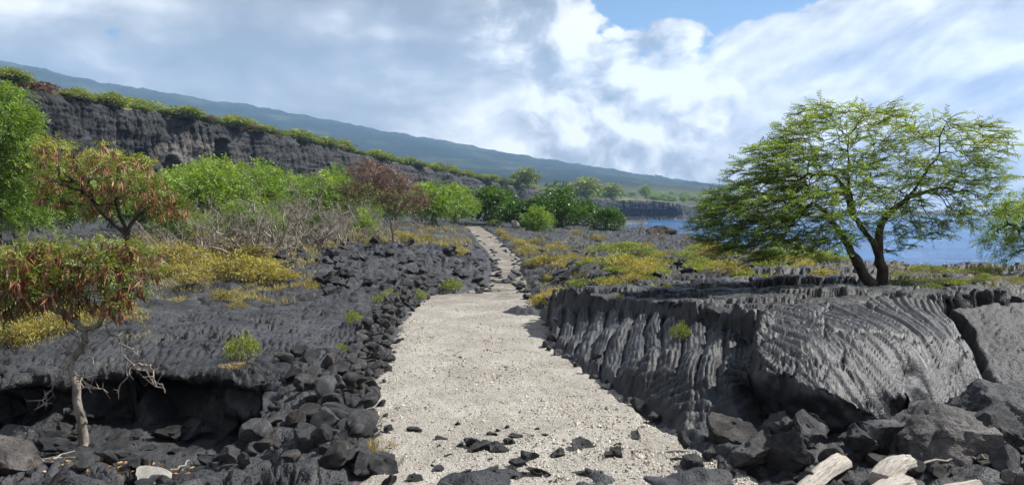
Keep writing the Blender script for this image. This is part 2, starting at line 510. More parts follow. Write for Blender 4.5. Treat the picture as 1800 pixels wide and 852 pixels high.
def detail(x, y, Z):
    n1 = fbm2(x * 2.2, y * 2.2, 4, 100)
    n2 = fbm2(x * 7.0, y * 7.0, 3, 140)
    d = np.zeros_like(x)
    inA = sst(-0.02, .10, Z['sa']); inB = sst(-0.02, .10, Z['sb']); inC = sst(-0.02, .10, Z['sc'])
    slab = np.maximum(np.maximum(inA, inB), inC)
    # --- slab A: cords run down the bank, turning along the foot
    dx, dy = x - 2.2, y - 13.0
    s = dx * 0.976 - dy * 0.215 + 0.030 * dy * dy * (x > -99) * 0.35
    s = s + 0.10 * fbm2(x * 0.7, y * 0.5, 2, 201) + 0.02 * n1
    s = s + .12 * per2(s * 1.5, y * .2, 232)
    big = ropes(s + 0.05 * fbm2(x * 2, y * 0.6, 2, 7), 0.27, 0.5)
    fineA = ropes(s + 0.030 * n1, 0.060, 0.7)
    foot = sst(0.62, 0.20, Z['sa']) * sst(10.2, 8.6, y)
    s2 = (x * 0.45 + y * 0.9) + 0.16 * n1
    fold = ropes(s2, 0.15, 0.7)
    pat = (0.13 * big + 0.038 * fineA) * (1 - foot) + (0.10 * fold + 0.03 * ropes(s2 + .05 * n2, .05)) * foot
    d = d + inA * (pat * (.8 + .5 * sst(-.3, .3, n1)) - 0.07 + 0.006 * n2)
    # --- slab B: cords run diagonally over the dome, cut by cross cracks
    bx, by = x - 3.9, y - 8.6
    sB = bx * 0.96 + by * 0.26 - 0.27 * bx * by + 0.07 * fbm2(x * 0.9, y * 0.9, 2, 305)
    tB = by * 0.95 - bx * 0.25
    sB = sB + .16 * per2(sB * 1.3, tB * .18, 362) + .06 * str2(sB * 3.0, tB * .5, 2, 360)
    bigB = .6 * ropes(sB + .05 * fbm2(sB * 2.2, tB * .3, 2, 365), 0.24, 0.55) + .4 * ropes(sB * 1.0 + .03, 0.145, .6)
    fineB = ropes(sB + .020 * fbm2(sB * 3, tB * 1.2, 2, 370), 0.060, 0.7)
    cr = np.abs(tB + 0.35 * fbm2(x * 0.8, y * 0.8, 3, 333) + 0.18)
    cr2 = np.abs(tB - 0.75 + 0.4 * fbm2(x * 0.9, y * 0.9, 3, 353))
    q1, q2, _v = worley(x * .95 + .25 * n1, y * .8 + .25 * n1, 444)
    plate = sst(.035, 0.0, q2 - q1)
    crack = np.maximum(sst(0.022, 0.0, cr), 0.7 * sst(0.02, 0.0, cr2) * (fbm2(x * .8, y * .8, 2, 9) > -.1))
    d = d + inB * (0.100 * bigB * (.55 + .45 * sst(-.4, .4, per2(sB * 1.1, tB * .4, 364))) + 0.042 * fineB - 0.08 - .05 * plate + 0.006 * n2 - 0.06 * crack)
    # --- slab C: smoother crust, faint cords
    sC = y * 1.0 + 0.25 * x + 0.3 * fbm2(x * 0.8, y * 0.8, 3, 410)
    d = d + inC * (0.022 * ropes(sC, 0.10, .55) * sst(10.6, 9.4, y) + 0.03 * n1 - 0.03 * np.abs(n2) - .05 * sst(.03, 0, np.abs(fbm2(x * .9, y * 1.6, 3, 431))))
    # --- everything else
    rest = (1 - slab)
    f1, f2, cv = worley(x * 1.1 + 0.25 * n1, y * 1.1 + 0.25 * n2, 60)
    crk = sst(0.07, 0.0, f2 - f1)
    # left field: swirling cords of pahoehoe
    lf = sst(0.1, 0.4, -Z['sp']) * sst(-1.0, -1.6, x) * sst(19.0, 15.0, y) * sst(0.05, -0.12, Z['pit'])
    cx, cy = x + 2.6, (y - 13.2) * 0.40
    rr = np.hypot(cx, cy) + 0.22 * fbm2(x * .8, y * .8, 3, 500)
    cx2, cy2 = x + 6.9, (y - 12.6) * .45
    rr2 = np.hypot(cx2, cy2) + 0.2 * fbm2(x * .9, y * .9, 3, 520)
    which = sst(-0.15, .15, fbm2(x * 0.5, y * 0.5, 2, 540) + 0.1)
    sw = which * ropes(rr + .02 * n1, 0.11, .5) + (1 - which) * ropes(rr2 + .02 * n1, 0.10, .5)
    amp = sst(-0.35, 0.25, fbm2(x * 0.6 + 5, y * 0.6, 2, 560))
    h1, h2, hv = worley(x * 0.62 + 0.35 * n1, y * 0.45 + 0.3 * n1, 66)
    toe = np.sqrt(np.clip(1 - (h1 / .85) ** 2, 0, 1)) * (0.4 + .6 * hv)
    d = d + rest * lf * (0.10 * sw * (.35 + .65 * amp) + 0.26 * toe - .15 + 0.03 * n1 + 0.006 * n2 - 0.07 * crk)
    # plateau: broken crust in low slabs
    pl = Z['e2'] * rest
    g1, g2, gv = worley(x * 0.9 + 0.3 * n1, y * 1.5 + 0.3 * n2, 90)
    fp = sst(13, 18, y)
    d = d + pl * ((0.13 + .16 * fp) * (gv - 0.5) - (0.07 + .10 * fp) * sst(0.10, 0.0, g2 - g1) + (0.06 + .05 * fp) * n1 + 0.025 * n2 + .012 * ropes(y + .3 * n1, .09))
    # clinker: rough broken lava
    oth = rest * (1 - lf) * (1 - Z['e2']) * sst(0.02, -0.15, Z['sp'])
    w1, w2, wv = worley(x * 2.6, y * 2.6, 130)
    far = sst(14, 20, y)
    d = d + oth * ((0.05 + 0.15 * far) * (wv - .4) * (1 - sst(.12, 0, w2 - w1)) + (0.06 + .05 * far) * n1 + 0.025 * n2)
    # roughness along broken edges
    return d * sst(0.5, -0.5, Z['ss'])


def ground(x, y):
    z, Z = macro(x, y)
    return z + detail(x, y, Z), Z


def gz(x, y):
    a, Z = ground(np.array([float(x)]), np.array([float(y)]))
    v = float(a[0])
    if Z['sp'][0] > 0.0:
        v = max(v, float(path_z(np.array([x]), np.array([y]))[0]))
    return v


# ------------------------------------------------------------------ mesh helpers
def mesh_from(name, verts, faces, mat=None, smooth=True, attr=None):
    me = bpy.data.meshes.new(name)
    verts = np.ascontiguousarray(verts, np.float32)
    faces = np.asarray(faces)
    me.vertices.add(len(verts))
    me.vertices.foreach_set('co', verts.ravel())
    nf, k = faces.shape
    me.loops.add(nf * k)
    me.loops.foreach_set('vertex_index', faces.astype(np.int32).ravel())
    me.polygons.add(nf)
    me.polygons.foreach_set('loop_start', np.arange(0, nf * k, k, dtype=np.int32))
    me.polygons.foreach_set('use_smooth', np.full(nf, smooth))
    if attr is not None:
        a = me.attributes.new('tint', 'FLOAT', 'POINT')
        a.data.foreach_set('value', np.ascontiguousarray(attr, np.float32))
    me.update(calc_edges=True)
    if mat:
        me.materials.append(mat)
    return me


def link(name, me, parent=None, loc=None, rot=None, scale=None):
    o = bpy.data.objects.new(name, me)
    COL.objects.link(o)
    if parent is not None:
        o.parent = parent
    if loc is not None:
        o.location = loc
    if rot is not None:
        o.rotation_euler = rot
    if scale is not None:
        o.scale = scale if hasattr(scale, '__len__') else (scale,) * 3
    return o


def tag(o, label=None, cat=None, group=None, kind=None):
    if label: o['label'] = label
    if cat: o['category'] = cat
    if group: o['group'] = group
    if kind: o['kind'] = kind
    return o


def empty(name, loc=(0, 0, 0), rz=0.0, sc=1.0):
    o = bpy.data.objects.new(name, None)
    o.location = loc
    o.rotation_euler = (0, 0, rz)
    o.scale = (sc,) * 3 if not hasattr(sc, '__len__') else sc
    o.empty_display_size = 0.2
    COL.objects.link(o)
    return o


def copy_tree(src, loc, rz, sc, label=None, group=None):
    r = src.copy()
    COL.objects.link(r)
    r.location = loc
    r.rotation_euler = (0, 0, rz)
    r.scale = (sc,) * 3 if not hasattr(sc, '__len__') else sc
    if label: r['label'] = label
    if group: r['group'] = group
    for ch in list(src.children):
        c = ch.copy()
        COL.objects.link(c)
        c.parent = r
    return r


# ------------------------------------------------------------------ materials
def new_mat(name):
    m = bpy.data.materials.new(name)
    m.use_nodes = True
    t = m.node_tree
    b = t.nodes['Principled BSDF']
    return m, NT(t), b, t


def pos_of(N, obj=False):
    if obj:
        tc = N.n.new('ShaderNodeTexCoord')
        return tc.outputs['Object']
    g = N.n.new('ShaderNodeNewGeometry')
    return g.outputs['Position']


def lava_mat(name, dark, light, patch=None, patch_amt=0.0, rough=0.62, obj=False, scale=1.0, bump=0.5, spec=0.35, rnd=False, far=False, pit=1.0):
    m, N, b, t = new_mat(name)
    p = pos_of(N, obj)
    a = N.noise(p, 0.9 * scale, 5, 0.6)
    f = N.noise(p, 14 * scale, 5, 0.7)
    c = N.mix(N.rng(N.add(N.mul(a, 0.6), N.mul(f, 0.4)), 0.36, 0.66), dark, light)
    if patch is not None:
        q = N.noise(p, 2.2 * scale, 7, 0.72, 0.3)
        c = N.mix(N.mul(N.rng(q, 0.56, 0.68), patch_amt), c, patch)
    if rnd:
        oi = N.n.new('ShaderNodeObjectInfo')
        v = N.rng(oi.outputs['Random'], 0, 1, 0.72, 1.45, False)
        c = N.mix(1.0, c, N.comb(v, v, v), 'MULTIPLY')
        warm = N.m('FRACT', N.mul(oi.outputs['Random'], 17.31))
        c = N.mix(N.rng(warm, 0.55, 1.0, 0, .55), c, N.mix(1.0, c, (1.22, 1.0, 0.80), 'MULTIPLY'))
    t.links.new(c, b.inputs['Base Color'])
    b.inputs['Roughness'].default_value = rough
    b.inputs['Specular IOR Level'].default_value = spec
    if not far:
        pits = N.voro(p, 34 * scale, 'F1')
        h = N.add(N.mul(f, 0.8), N.mul(N.rng(pits, 0.0, 0.42, -0.35, 0.0), pit))
        t.links.new(N.bump(h, bump, 0.045 / scale), b.inputs['Normal'])
    return m


M = {}
M['lava'] = lava_mat('lava_crust', (0.0085, 0.009, 0.0105), (0.046, 0.047, 0.051), (0.11, 0.10, 0.085), 0.45, rough=.55, spec=.38, bump=.9)
M['slab'] = lava_mat('pahoehoe', (0.0090, 0.0098, 0.0118), (0.042, 0.044, 0.050), (0.12, 0.115, 0.105), 0.25, rough=0.53, bump=0.5, spec=.42, pit=.4)
M['slab_c'] = lava_mat('pahoehoe_smooth', (0.024, 0.024, 0.026), (0.062, 0.061, 0.061), (0.12, 0.105, 0.09), 0.4, rough=0.6, bump=.9)
M['rock'] = lava_mat('lava_rock', (0.024, 0.025, 0.028), (0.096, 0.096, 0.098), (0.19, 0.175, 0.155), 0.5, rough=0.68, obj=True, scale=1.3, bump=1.0, spec=.2, rnd=True)
M['clinker'] = lava_mat('clinker', (0.010, 0.0105, 0.012), (0.052, 0.053, 0.056), (0.11, 0.10, 0.09), 0.45, rough=0.55, obj=True, scale=1.5, bump=1.0, spec=.4, rnd=True)
M['pale_rock'] = lava_mat('pale_rock', (0.20, 0.19, 0.17), (0.42, 0.40, 0.36), rough=0.85, obj=True, scale=1.4, bump=0.7)
M['cliff'] = lava_mat('cliff_lava', (0.006, 0.006, 0.007), (0.036, 0.036, 0.038), (0.26, 0.23, 0.19), 0.0, rough=0.7, scale=0.25, bump=1.0, spec=.3)


def coral_mat():
    m, N, b, t = new_mat('coral_gravel')
    p = pos_of(N)
    a = N.noise(p, 1.1, 5, 0.6)
    g = N.noise(p, 38, 4, 0.7)
    c = N.mix(N.rng(a, 0.35, 0.68), (0.245, 0.226, 0.196), (0.335, 0.315, 0.28))
    cell = N.voro(p, 70, 'F1', 'Color')
    cb = N.sep(cell)[0]
    sand = N.rng(N.noise(p, 0.8, 4, 0.6, 0.6), 0.42, 0.60)
    c = N.mix(N.mul(N.rng(cb, 0.80, 0.90, 0, 0.75), N.sub(1.0, N.mul(sand, 0.8))), c, (0.10, 0.088, 0.075))
    c = N.mix(N.rng(cb, 0.0, 0.16, 0.65, 0), c, (0.52, 0.48, 0.42))
    c = N.mix(N.rng(g, 0.50, 0.72, 0, 0.45), c, (0.20, 0.165, 0.13))
    # dark lava dust where the trodden coral is thin
    dk = N.noise(p, 0.55, 6, 0.65, 0.4)
    c = N.mix(N.rng(dk, 0.57, 0.70, 0, 0.45), c, (0.15, 0.13, 0.11))
    thin = N.mul(N.rng(N.sep(p)[1], 16.5, 22.0), N.rng(N.noise(p, 1.6, 6, 0.7, 0.5), 0.36, 0.58))
    c = N.mix(N.mul(thin, 0.8), c, (0.11, 0.095, 0.08))
    t.links.new(c, b.inputs['Base Color'])
    b.inputs['Roughness'].default_value = 0.95
    b.inputs['Specular IOR Level'].default_value = 0.1
    h = N.add(N.mul(N.voro(p, 55, 'F1'), -0.6), N.mul(g, 0.6))
    nb = N.bump(N.noise(p, 9, 4, 0.6), 0.5, 0.05)
    t.links.new(N.bump(h, 0.8, 0.02, nb), b.inputs['Normal'])
    return m


M['coral'] = coral_mat()


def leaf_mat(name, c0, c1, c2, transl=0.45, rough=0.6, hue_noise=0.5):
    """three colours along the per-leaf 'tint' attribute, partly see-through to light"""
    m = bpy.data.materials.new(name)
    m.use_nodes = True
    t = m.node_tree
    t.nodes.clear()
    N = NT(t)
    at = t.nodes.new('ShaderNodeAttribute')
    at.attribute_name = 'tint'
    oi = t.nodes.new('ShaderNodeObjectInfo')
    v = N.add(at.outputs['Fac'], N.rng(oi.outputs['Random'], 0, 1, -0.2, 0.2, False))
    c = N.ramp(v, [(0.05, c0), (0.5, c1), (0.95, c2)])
    d = t.nodes.new('ShaderNodeBsdfDiffuse')
    tr = t.nodes.new('ShaderNodeBsdfTranslucent')
    gl = t.nodes.new('ShaderNodeBsdfGlossy')
    gl.inputs['Roughness'].default_value = rough
    gl.inputs['Color'].default_value = (1, 1, 1, 1)
    N.l.new(c, d.inputs['Color'])
    N.l.new(N.mix(1.0, c, (1.25, 1.25, 0.55), 'MULTIPLY'), tr.inputs['Color'])
    mx = t.nodes.new('ShaderNodeMixShader')
    mx.inputs[0].default_value = transl
    N.l.new(d.outputs[0], mx.inputs[1]); N.l.new(tr.outputs[0], mx.inputs[2])
    mx2 = t.nodes.new('ShaderNodeMixShader')
    mx2.inputs[0].default_value = 0.035
    N.l.new(mx.outputs[0], mx2.inputs[1]); N.l.new(gl.outputs[0], mx2.inputs[2])
    o = t.nodes.new('ShaderNodeOutputMaterial')
    N.l.new(mx2.outputs[0], o.inputs['Surface'])
    return m


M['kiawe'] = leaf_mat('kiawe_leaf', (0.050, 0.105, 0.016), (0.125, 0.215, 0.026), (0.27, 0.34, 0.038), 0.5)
M['koa'] = leaf_mat('koa_leaf', (0.070, 0.135, 0.018), (0.155, 0.255, 0.028), (0.26, 0.34, 0.042), 0.45)
M['clifftop'] = leaf_mat('clifftop_leaf', (0.10, 0.135, 0.032), (0.19, 0.235, 0.055), (0.28, 0.31, 0.08), 0.4)
M['noni'] = leaf_mat('dark_leaf', (0.035, 0.080, 0.014), (0.075, 0.15, 0.024), (0.13, 0.22, 0.035), 0.35, 0.4)
M['yellow'] = leaf_mat('ilima_leaf', (0.18, 0.15, 0.03), (0.34, 0.28, 0.052), (0.44, 0.38, 0.08), 0.4)
M['ygreen'] = leaf_mat('yellowgreen_leaf', (0.11, 0.15, 0.025), (0.21, 0.25, 0.038), (0.32, 0.34, 0.06), 0.4)
M['pod'] = leaf_mat('seed_pod', (0.10, 0.042, 0.026), (0.27, 0.10, 0.052), (0.46, 0.25, 0.14), 0.25)
M['brownleaf'] = leaf_mat('brown_leaf', (0.075, 0.042, 0.035), (0.16, 0.085, 0.066), (0.28, 0.165, 0.125), 0.25)
M['straw'] = leaf_mat('straw', (0.26, 0.17, 0.07), (0.42, 0.30, 0.12), (0.52, 0.42, 0.20), 0.3)
M['straw2'] = leaf_mat('straw_grass', (0.17, 0.15, 0.045), (0.30, 0.25, 0.085), (0.42, 0.34, 0.15), 0.3)
M['deadleaf'] = leaf_mat('dead_leaf', (0.22, 0.09, 0.03), (0.42, 0.20, 0.07), (0.52, 0.36, 0.18), 0.3)


def bark_mat(name, a, b_, sc=9):
    m, N, b, t = new_mat(name)
    p = pos_of(N, True)
    pv = N.vm('MULTIPLY', p, (1, 1, 0.35))
    n = N.noise(pv, sc, 5, 0.65)
    t.links.new(N.mix(N.rng(n, 0.35, 0.65), a, b_), b.inputs['Base Color'])
    b.inputs['Roughness'].default_value = 0.9
    b.inputs['Specular IOR Level'].default_value = 0.1
    t.links.new(N.bump(n, 0.7, 0.03), b.inputs['Normal'])
    return m


M['bark_dark'] = bark_mat('dark_bark', (0.028, 0.024, 0.022), (0.075, 0.062, 0.052))
M['bark_grey'] = bark_mat('grey_bark', (0.12, 0.105, 0.088), (0.27, 0.245, 0.21))
M['bark_dead'] = bark_mat('dead_bark', (0.145, 0.12, 0.10), (0.31, 0.275, 0.235))


def simple(name, c, rough=0.9):
    m, N, b, t = new_mat(name)
    n = N.noise(pos_of(N), 6, 4, 0.6)
    t.links.new(N.mix(N.rng(n, .3, .7), tuple(v * .75 for v in c), tuple(min(1, v * 1.2) for v in c)), b.inputs['Base Color'])
    b.inputs['Roughness'].default_value = rough
    return m


# ------------------------------------------------------------------ ground: one continuous lava surface, cut into its slabs
def build_ground():
    fine = np.linspace(R(-36.5), R(36.5), 860)
    lo = np.linspace(R(-80), R(-36.5), 60)[:-1]
    hi = np.linspace(R(36.5), R(80), 60)[1:]
    az = np.concatenate([lo, fine, hi])
    ca = np.concatenate([np.linspace(R(-80), R(-37), 30)[:-1], np.linspace(R(-37), R(37), 240), np.linspace(R(37), R(80), 30)[1:]])
    rr = np.exp(np.linspace(math.log(4.2), math.log(140), 1300))
    RR, AA = np.meshgrid(rr, ca)
    X = RR * np.sin(AA); Y = RR * np.cos(AA)
    z, _ = macro(X, Y)
    seg = np.sqrt(np.diff(RR, axis=1) ** 2 + np.diff(z, axis=1) ** 2) / RR[:, 1:]
    w = np.where(RR[:, 1:] < 30, 1.0, 0.45)
    cum = np.concatenate([np.zeros((len(ca), 1)), np.cumsum(seg * w, axis=1)], axis=1)
    NR = 660
    Rm = np.empty((len(ca), NR))
    for i in range(len(ca)):
        Rm[i] = np.interp(np.linspace(0, cum[i, -1], NR), cum[i], rr)
    ker = np.array([1, 2, 1]) / 4.0
    P = np.pad(Rm, ((1, 1), (0, 0)), mode='edge')
    Rm = P[:-2] * ker[0] + P[1:-1] * ker[1] + P[2:] * ker[2]
    idx = np.interp(az, ca, np.arange(len(ca)))
    i0 = np.clip(np.floor(idx).astype(int), 0, len(ca) - 2)
    fr = (idx - i0)[:, None]
    Rf = Rm[i0] * (1 - fr) + Rm[i0 + 1] * fr
    X = Rf * np.sin(az)[:, None]; Y = Rf * np.cos(az)[:, None]
    xs, ys = X.ravel(), Y.ravel()
    zm, Z = macro(xs, ys)
    zz = zm + detail(xs, ys, Z)
    # undercut ledges: push the faces back under their lips
    P3 = np.stack([xs, ys, zz], 1)
    lip = sst(-0.06, -0.26, zz) * sst(1.5, 0.1, Z['dl']) * (Z['pit'] > -0.05)
    P3[:, 1] += 0.95 * lip * np.clip(0.55 + 1.1 * fbm2(xs * 0.9, zz * 1.2, 2, 71) + .5 * (worley(xs * 1.6, zz * 2.2, 73)[2] - .5), 0, 1.6)
    # broken left face of the dome
    sbf = sst(0.25, -0.25, Z['sb']) * sst(-0.9, -0.15, Z['sb']) * sst(0.55, 0.1, zz) * (xs > 2.3) * (xs < 3.9) * (ys < 8.6) * (ys > 6.6)
    P3[:, 0] += 0.35 * sbf
    P3[:, 1] += 0.45 * sbf
    # rugged broken rock on steep faces
    gx = np.gradient(zm.reshape(X.shape), axis=1) / np.maximum(np.gradient(Rf, axis=1), 1e-4)
    steep = sst(0.6, 1.8, np.abs(gx)).ravel()
    nz = fbm3(P3 * np.array([3.0, 3.0, 4.0]), 3, 9)
    nv = np.abs(fbm3(P3 * np.array([5.0, 5.0, 1.6]), 2, 19))
    P3[:, 1] += steep * (0.10 * nz + 0.16 * nv) * (ys < 40)
    P3[:, 0] += steep * 0.06 * fbm3(P3 * 4.0 + 3.3, 2, 29) * (ys < 40)
    na, nr = X.shape
    I = np.arange(na * nr).reshape(na, nr)
    q = np.stack([I[:-1, :-1], I[1:, :-1], I[1:, 1:], I[:-1, 1:]], -1).reshape(-1, 4)
    # drop what lies deep under the sea
    q = q[(P3[q, 2].max(1) > -4.5)]
    fz = {k: Z[k][q].mean(1) for k in ('sa', 'sb', 'sc', 'e2')}
    zone = np.zeros(len(q), int)
    zone[fz['sc'] > 0] = 3
    zone[fz['sa'] > 0] = 1
    zone[fz['sb'] > 0] = 2
    zone[(fz['e2'] > .5) & (zone == 0)] = 4
    for zid, nm, mt in ((0, 'lava_ground', 'lava'), (1, 'ropy_lava_bank', 'slab'), (2, 'ropy_lava_dome', 'slab'), (3, 'smooth_lava_slab', 'slab_c'), (4, 'lava_plateau', 'lava')):
        f = q[zone == zid]
        used, inv = np.unique(f.ravel(), return_inverse=True)
        me = mesh_from(nm, P3[used], inv.reshape(-1, 4), M[mt])
        tag(link(nm, me), kind='structure')
    # coral path
    az = np.linspace(R(-24), R(30), 520)
    r2 = np.exp(np.linspace(math.log(4.2), math.log(95), 520))
    RR, AA = np.meshgrid(r2, az)
    x = (RR * np.sin(AA)).ravel(); y = (RR * np.cos(AA)).ravel()
    sp = sdist(x, y, PATH_POLY)
    pz = path_z(x, y) + 0.018 * fbm2(x * 1.6, y * 1.6, 3, 610) + 0.012 * fbm2(x * 7, y * 7, 3, 620) * sst(40, 12, y) + 0.006 * fbm2(x * 22, y * 22, 2, 630) * sst(20, 9, y)
    sp = sp + .10 * fbm2(x * 1.3, y * 1.3, 3, 3) + .16 * fbm2(x * 3.5, y * 3.0, 3, 47)
    pz = pz - 0.22 * sst(0.02, -0.30, sp)
    na, nr = RR.shape
    I = np.arange(na * nr).reshape(na, nr)
    q = np.stack([I[:-1, :-1], I[1:, :-1], I[1:, 1:], I[:-1, 1:]], -1).reshape(-1, 4)
    q = q[sp[q].max(1) > -0.35]
    used, inv = np.unique(q.ravel(), return_inverse=True)
    me = mesh_from('coral_path', np.stack([x, y, pz], 1)[used], inv.reshape(-1, 4), M['coral'])
    tag(link('coral_path', me), kind='structure')


build_ground()


# ------------------------------------------------------------------ sea, cliff, far land, mountain
def build_sea():
    m, N, b, t = new_mat('sea_water')
    p = pos_of(N)
    pv = N.vm('MULTIPLY', p, (0.5, 1.0, 1.0))
    n = N.noise(pv, 0.30, 6, 0.68, 0.3)
    n2 = N.noise(pv, 0.06, 3, 0.5)
    t.links.new(N.mix(N.rng(n2, .35, .65), (0.004, 0.070, 0.22), (0.010, 0.13, 0.33)), b.inputs['Base Color'])
    b.inputs['Roughness'].default_value = 0.12
    b.inputs['IOR'].default_value = 1.33
    b.inputs['Specular IOR Level'].default_value = 0.28
    t.links.new(N.bump(n, 1.0, 2.2), b.inputs['Normal'])
    verts = [(-300, 60, SEA_Z), (60000, -3000, SEA_Z), (60000, 60000, SEA_Z), (-300, 60000, SEA_Z), (14, -300, SEA_Z)]
    verts = [(-200, 90, SEA_Z), (3, 19, SEA_Z), (40, -200, SEA_Z), (4600, -200, SEA_Z), (4600, 4600, SEA_Z), (-200, 4600, SEA_Z)]
    me = bpy.data.meshes.new('sea')
    me.from_pydata(verts, [], [tuple(range(len(verts)))])
    me.materials.append(m)
    tag(link('sea', me), kind='structure')


build_sea()

# cliff foot line (x, y) and the height of its top edge, from left to the point in the bay
CL = [(-60, 60, 95, 0), (0, 138, 112, 0), (100, 165, 124, 0), (200, 187, 138, 0), (300, 200, 152, 0), (400, 218, 168, 0), (500, 239, 190, 0), (600, 263, 216, 0), (700, 285, 246, 0), (800, 306, 282, 0),
      (900, 326, 330, 0), (1000, 343, 440, 0), (1080, 351, 492, 0), (1150, 353, 502, 0), (1200, 358, 505, 0), (1213, 362, 522, 0)]
_tops = np.array([WD(px, py, D) for px, py, D, _ in CL])
_k = np.linspace(0, 1, len(CL))


def cliff_top(s):
    return np.stack([np.interp(s, _k, _tops[:, i]) for i in range(3)], -1)


def build_cliff():
    NS, NV, NB = 1300, 130, 60
    # equal angular spacing along the cliff
    s = np.linspace(0, 1, NS)
    T = cliff_top(s)
    T = np.vstack([T, [(150, 600, 8.0), (140, 900, 9.0)]])
    s2 = np.linspace(1, 1.15, 60)[1:]
    ext = np.stack([np.interp(s2, [1, 1.04, 1.15], [T[NS - 1, 0], 138, 122]), np.interp(s2, [1, 1.04, 1.15], [T[NS - 1, 1], 560, 900]), np.interp(s2, [1, 1.04, 1.15], [T[NS - 1, 2], 7, 8])], 1)
    T = np.vstack([T[:NS], ext])
    s = np.concatenate([s, s2])
    n = len(s)
    tan = np.gradient(T[:, :2], axis=0)
    tan /= np.linalg.norm(tan, axis=1)[:, None]
    ker = np.ones(41) / 41
    for c in (0, 1):
        tan[:, c] = np.convolve(np.pad(tan[:, c], 20, mode='edge'), ker, mode='valid')
    tan /= np.linalg.norm(tan, axis=1)[:, None]
    nor = np.stack([tan[:, 1], -tan[:, 0]], 1)          # outwards, towards the bay and the viewer
    arc = np.concatenate([[0], np.cumsum(np.linalg.norm(np.diff(T[:, :2], axis=0), axis=1))])
    base = np.interp(T[:, 1], [100, 250, 380, 470, 520], [2.0, 1.0, -2.0, -3.4, -3.6])
    v = np.linspace(0, 1, NV)
    S, V = np.meshgrid(arc, v, indexing='ij')
    H = (T[:, 2] - base)[:, None]
    Zf = base[:, None] + H * V
    flute = -np.abs(str2(S * 0.36, Zf * 0.05 + S * .02, 5, 700, 0.6)) * 2.1 - np.abs(str2(S * 1.2, Zf * .10, 3, 705, .6)) * .9
    rough = -np.abs(str2(S * 0.8, Zf * 0.10, 4, 720, 0.65)) * .9 - np.abs(fbm2(S * 1.6, Zf * .9, 3, 725, .6)) * .35
    lobes = fbm2(S * 0.05, Zf * 0.03, 3, 740) * 2.6
    step = fbm2(S * 0.12, Zf * 0.55, 3, 760) * 0.5
    prof = np.interp(V, [0, .12, .35, .75, .93, 1.0], [5.0, 3.0, 1.7, .9, .2, -0.9])
    sc = np.clip(H / 20.0, .35, 1.2)
    out = (prof + flute + rough + lobes + step) * sc
    # caves: (pixel column, height fraction, width, height, depth)
    for px, vc, wd, hg, dp in ((397, .60, 3.6, .26, 8.0), (300, .44, 2.6, .16, 4.0), (770, .50, 4.5, .20, 6), (930, .35, 12, .16, 7), (1130, .40, 30, .20, 8), (250, .50, 2.2, .14, 3.5), (660, .45, 5, .16, 4), (860, .42, 7, .18, 6), (1180, .45, 5, .3, 6)):
        sk = np.interp(px, [c[0] for c in CL], _k)
        ac = np.interp(sk, s, arc)
        e = ((S - ac) / wd) ** 2 + ((V - vc + .0) / hg) ** 2 + 0.25 * fbm2(S * .5, Zf * .5, 2, 780)
        out = out - dp * sst(1.0, 0.55, e)
    Px = T[:, 0][:, None] + nor[:, 0][:, None] * out
    Py = T[:, 1][:, None] + nor[:, 1][:, None] * out
    # bench behind the rim
    b = np.linspace(0, 1, NB)[1:] ** 1.8
    back = b[None, :] * np.interp(s, [0, .6, 1.0, 1.15], [60, 90, 150, 200])[:, None]
    Bx = Px[:, -1:] - nor[:, 0:1] * back
    By = Py[:, -1:] - nor[:, 1:2] * back
    Bz = Zf[:, -1:] + back * 0.055 + fbm2(Bx * .12, By * .12, 4, 800) * 1.1 * np.clip(back / 6, .25, 1) + fbm2(Bx * .5, By * .5, 3, 810) * .5
    rim = fbm2(S[:, -1:] * 0.22, S[:, -1:] * 0 + 3, 4, 830) * 0.9
    Zf = Zf + rim * sst(.7, 1.0, V) * np.clip(sc, .4, 1)
    Bz = Bz + rim * np.clip(1 - back / 8, 0, 1) * np.clip(sc, .4, 1)
    X = np.hstack([Px, Bx]); Y = np.hstack([Py, By]); Zz = np.hstack([Zf, Bz])
    nv = X.shape[1]
    I = np.arange(n * nv).reshape(n, nv)
    q = np.stack([I[:-1, :-1], I[1:, :-1], I[1:, 1:], I[:-1, 1:]], -1).reshape(-1, 4)
    m = M['cliff']
    # bleached patches beside the cave and dry grass on the bench
    N = NT(m.node_tree)
    t = m.node_tree
    bs = t.nodes['Principled BSDF']
    old = bs.inputs['Base Color'].links[0].from_socket
    at = t.nodes.new('ShaderNodeAttribute'); at.attribute_name = 'tint'
    p = pos_of(N)
    pq = N.noise(p, 0.5, 6, 0.7)
    pale = N.mul(0.6, N.mul(N.rng(at.outputs['Fac'], 0.2, 0.6), N.rng(pq, 0.40, 0.62)))
    c = N.mix(pale, old, (0.20, 0.175, 0.145))
    gr = N.mul(N.rng(at.outputs['Fac'], -0.6, -0.3, 1, 0), N.rng(N.noise(p, 0.13, 5, .65), .36, .60))
    c = N.mix(gr, c, N.mix(N.rng(N.noise(p, 0.3, 3, .5), .4, .6), (0.17, 0.16, 0.045), (0.11, 0.13, 0.035)))
    t.links.new(c, bs.inputs['Base Color'])
    tint = np.zeros((n, nv))
    sk = np.interp(355, [cc[0] for cc in CL], _k); ac = np.interp(sk, s, arc)
    tint[:, :NV] = np.exp(-(((S - ac) / 13.0) ** 2 + ((V - .60) / .24) ** 2))
    sk = np.interp(1190, [cc[0] for cc in CL], _k); ac = np.interp(sk, s, arc)
    tint[:, :NV] += .8 * np.exp(-(((S - ac) / 6.0) ** 2))
    tint[:, NV:] = -1.0
    me = mesh_from('sea_cliff', np.stack([X, Y, Zz], -1).reshape(-1, 3), q, m, attr=tint.ravel())
    tag(link('sea_cliff_terrain', me), kind='structure')
    return T, nor, s


CLIFF_T, CLIFF_N, CLIFF_S = build_cliff()


def land_between(x, y):
    return LOW(x, y)


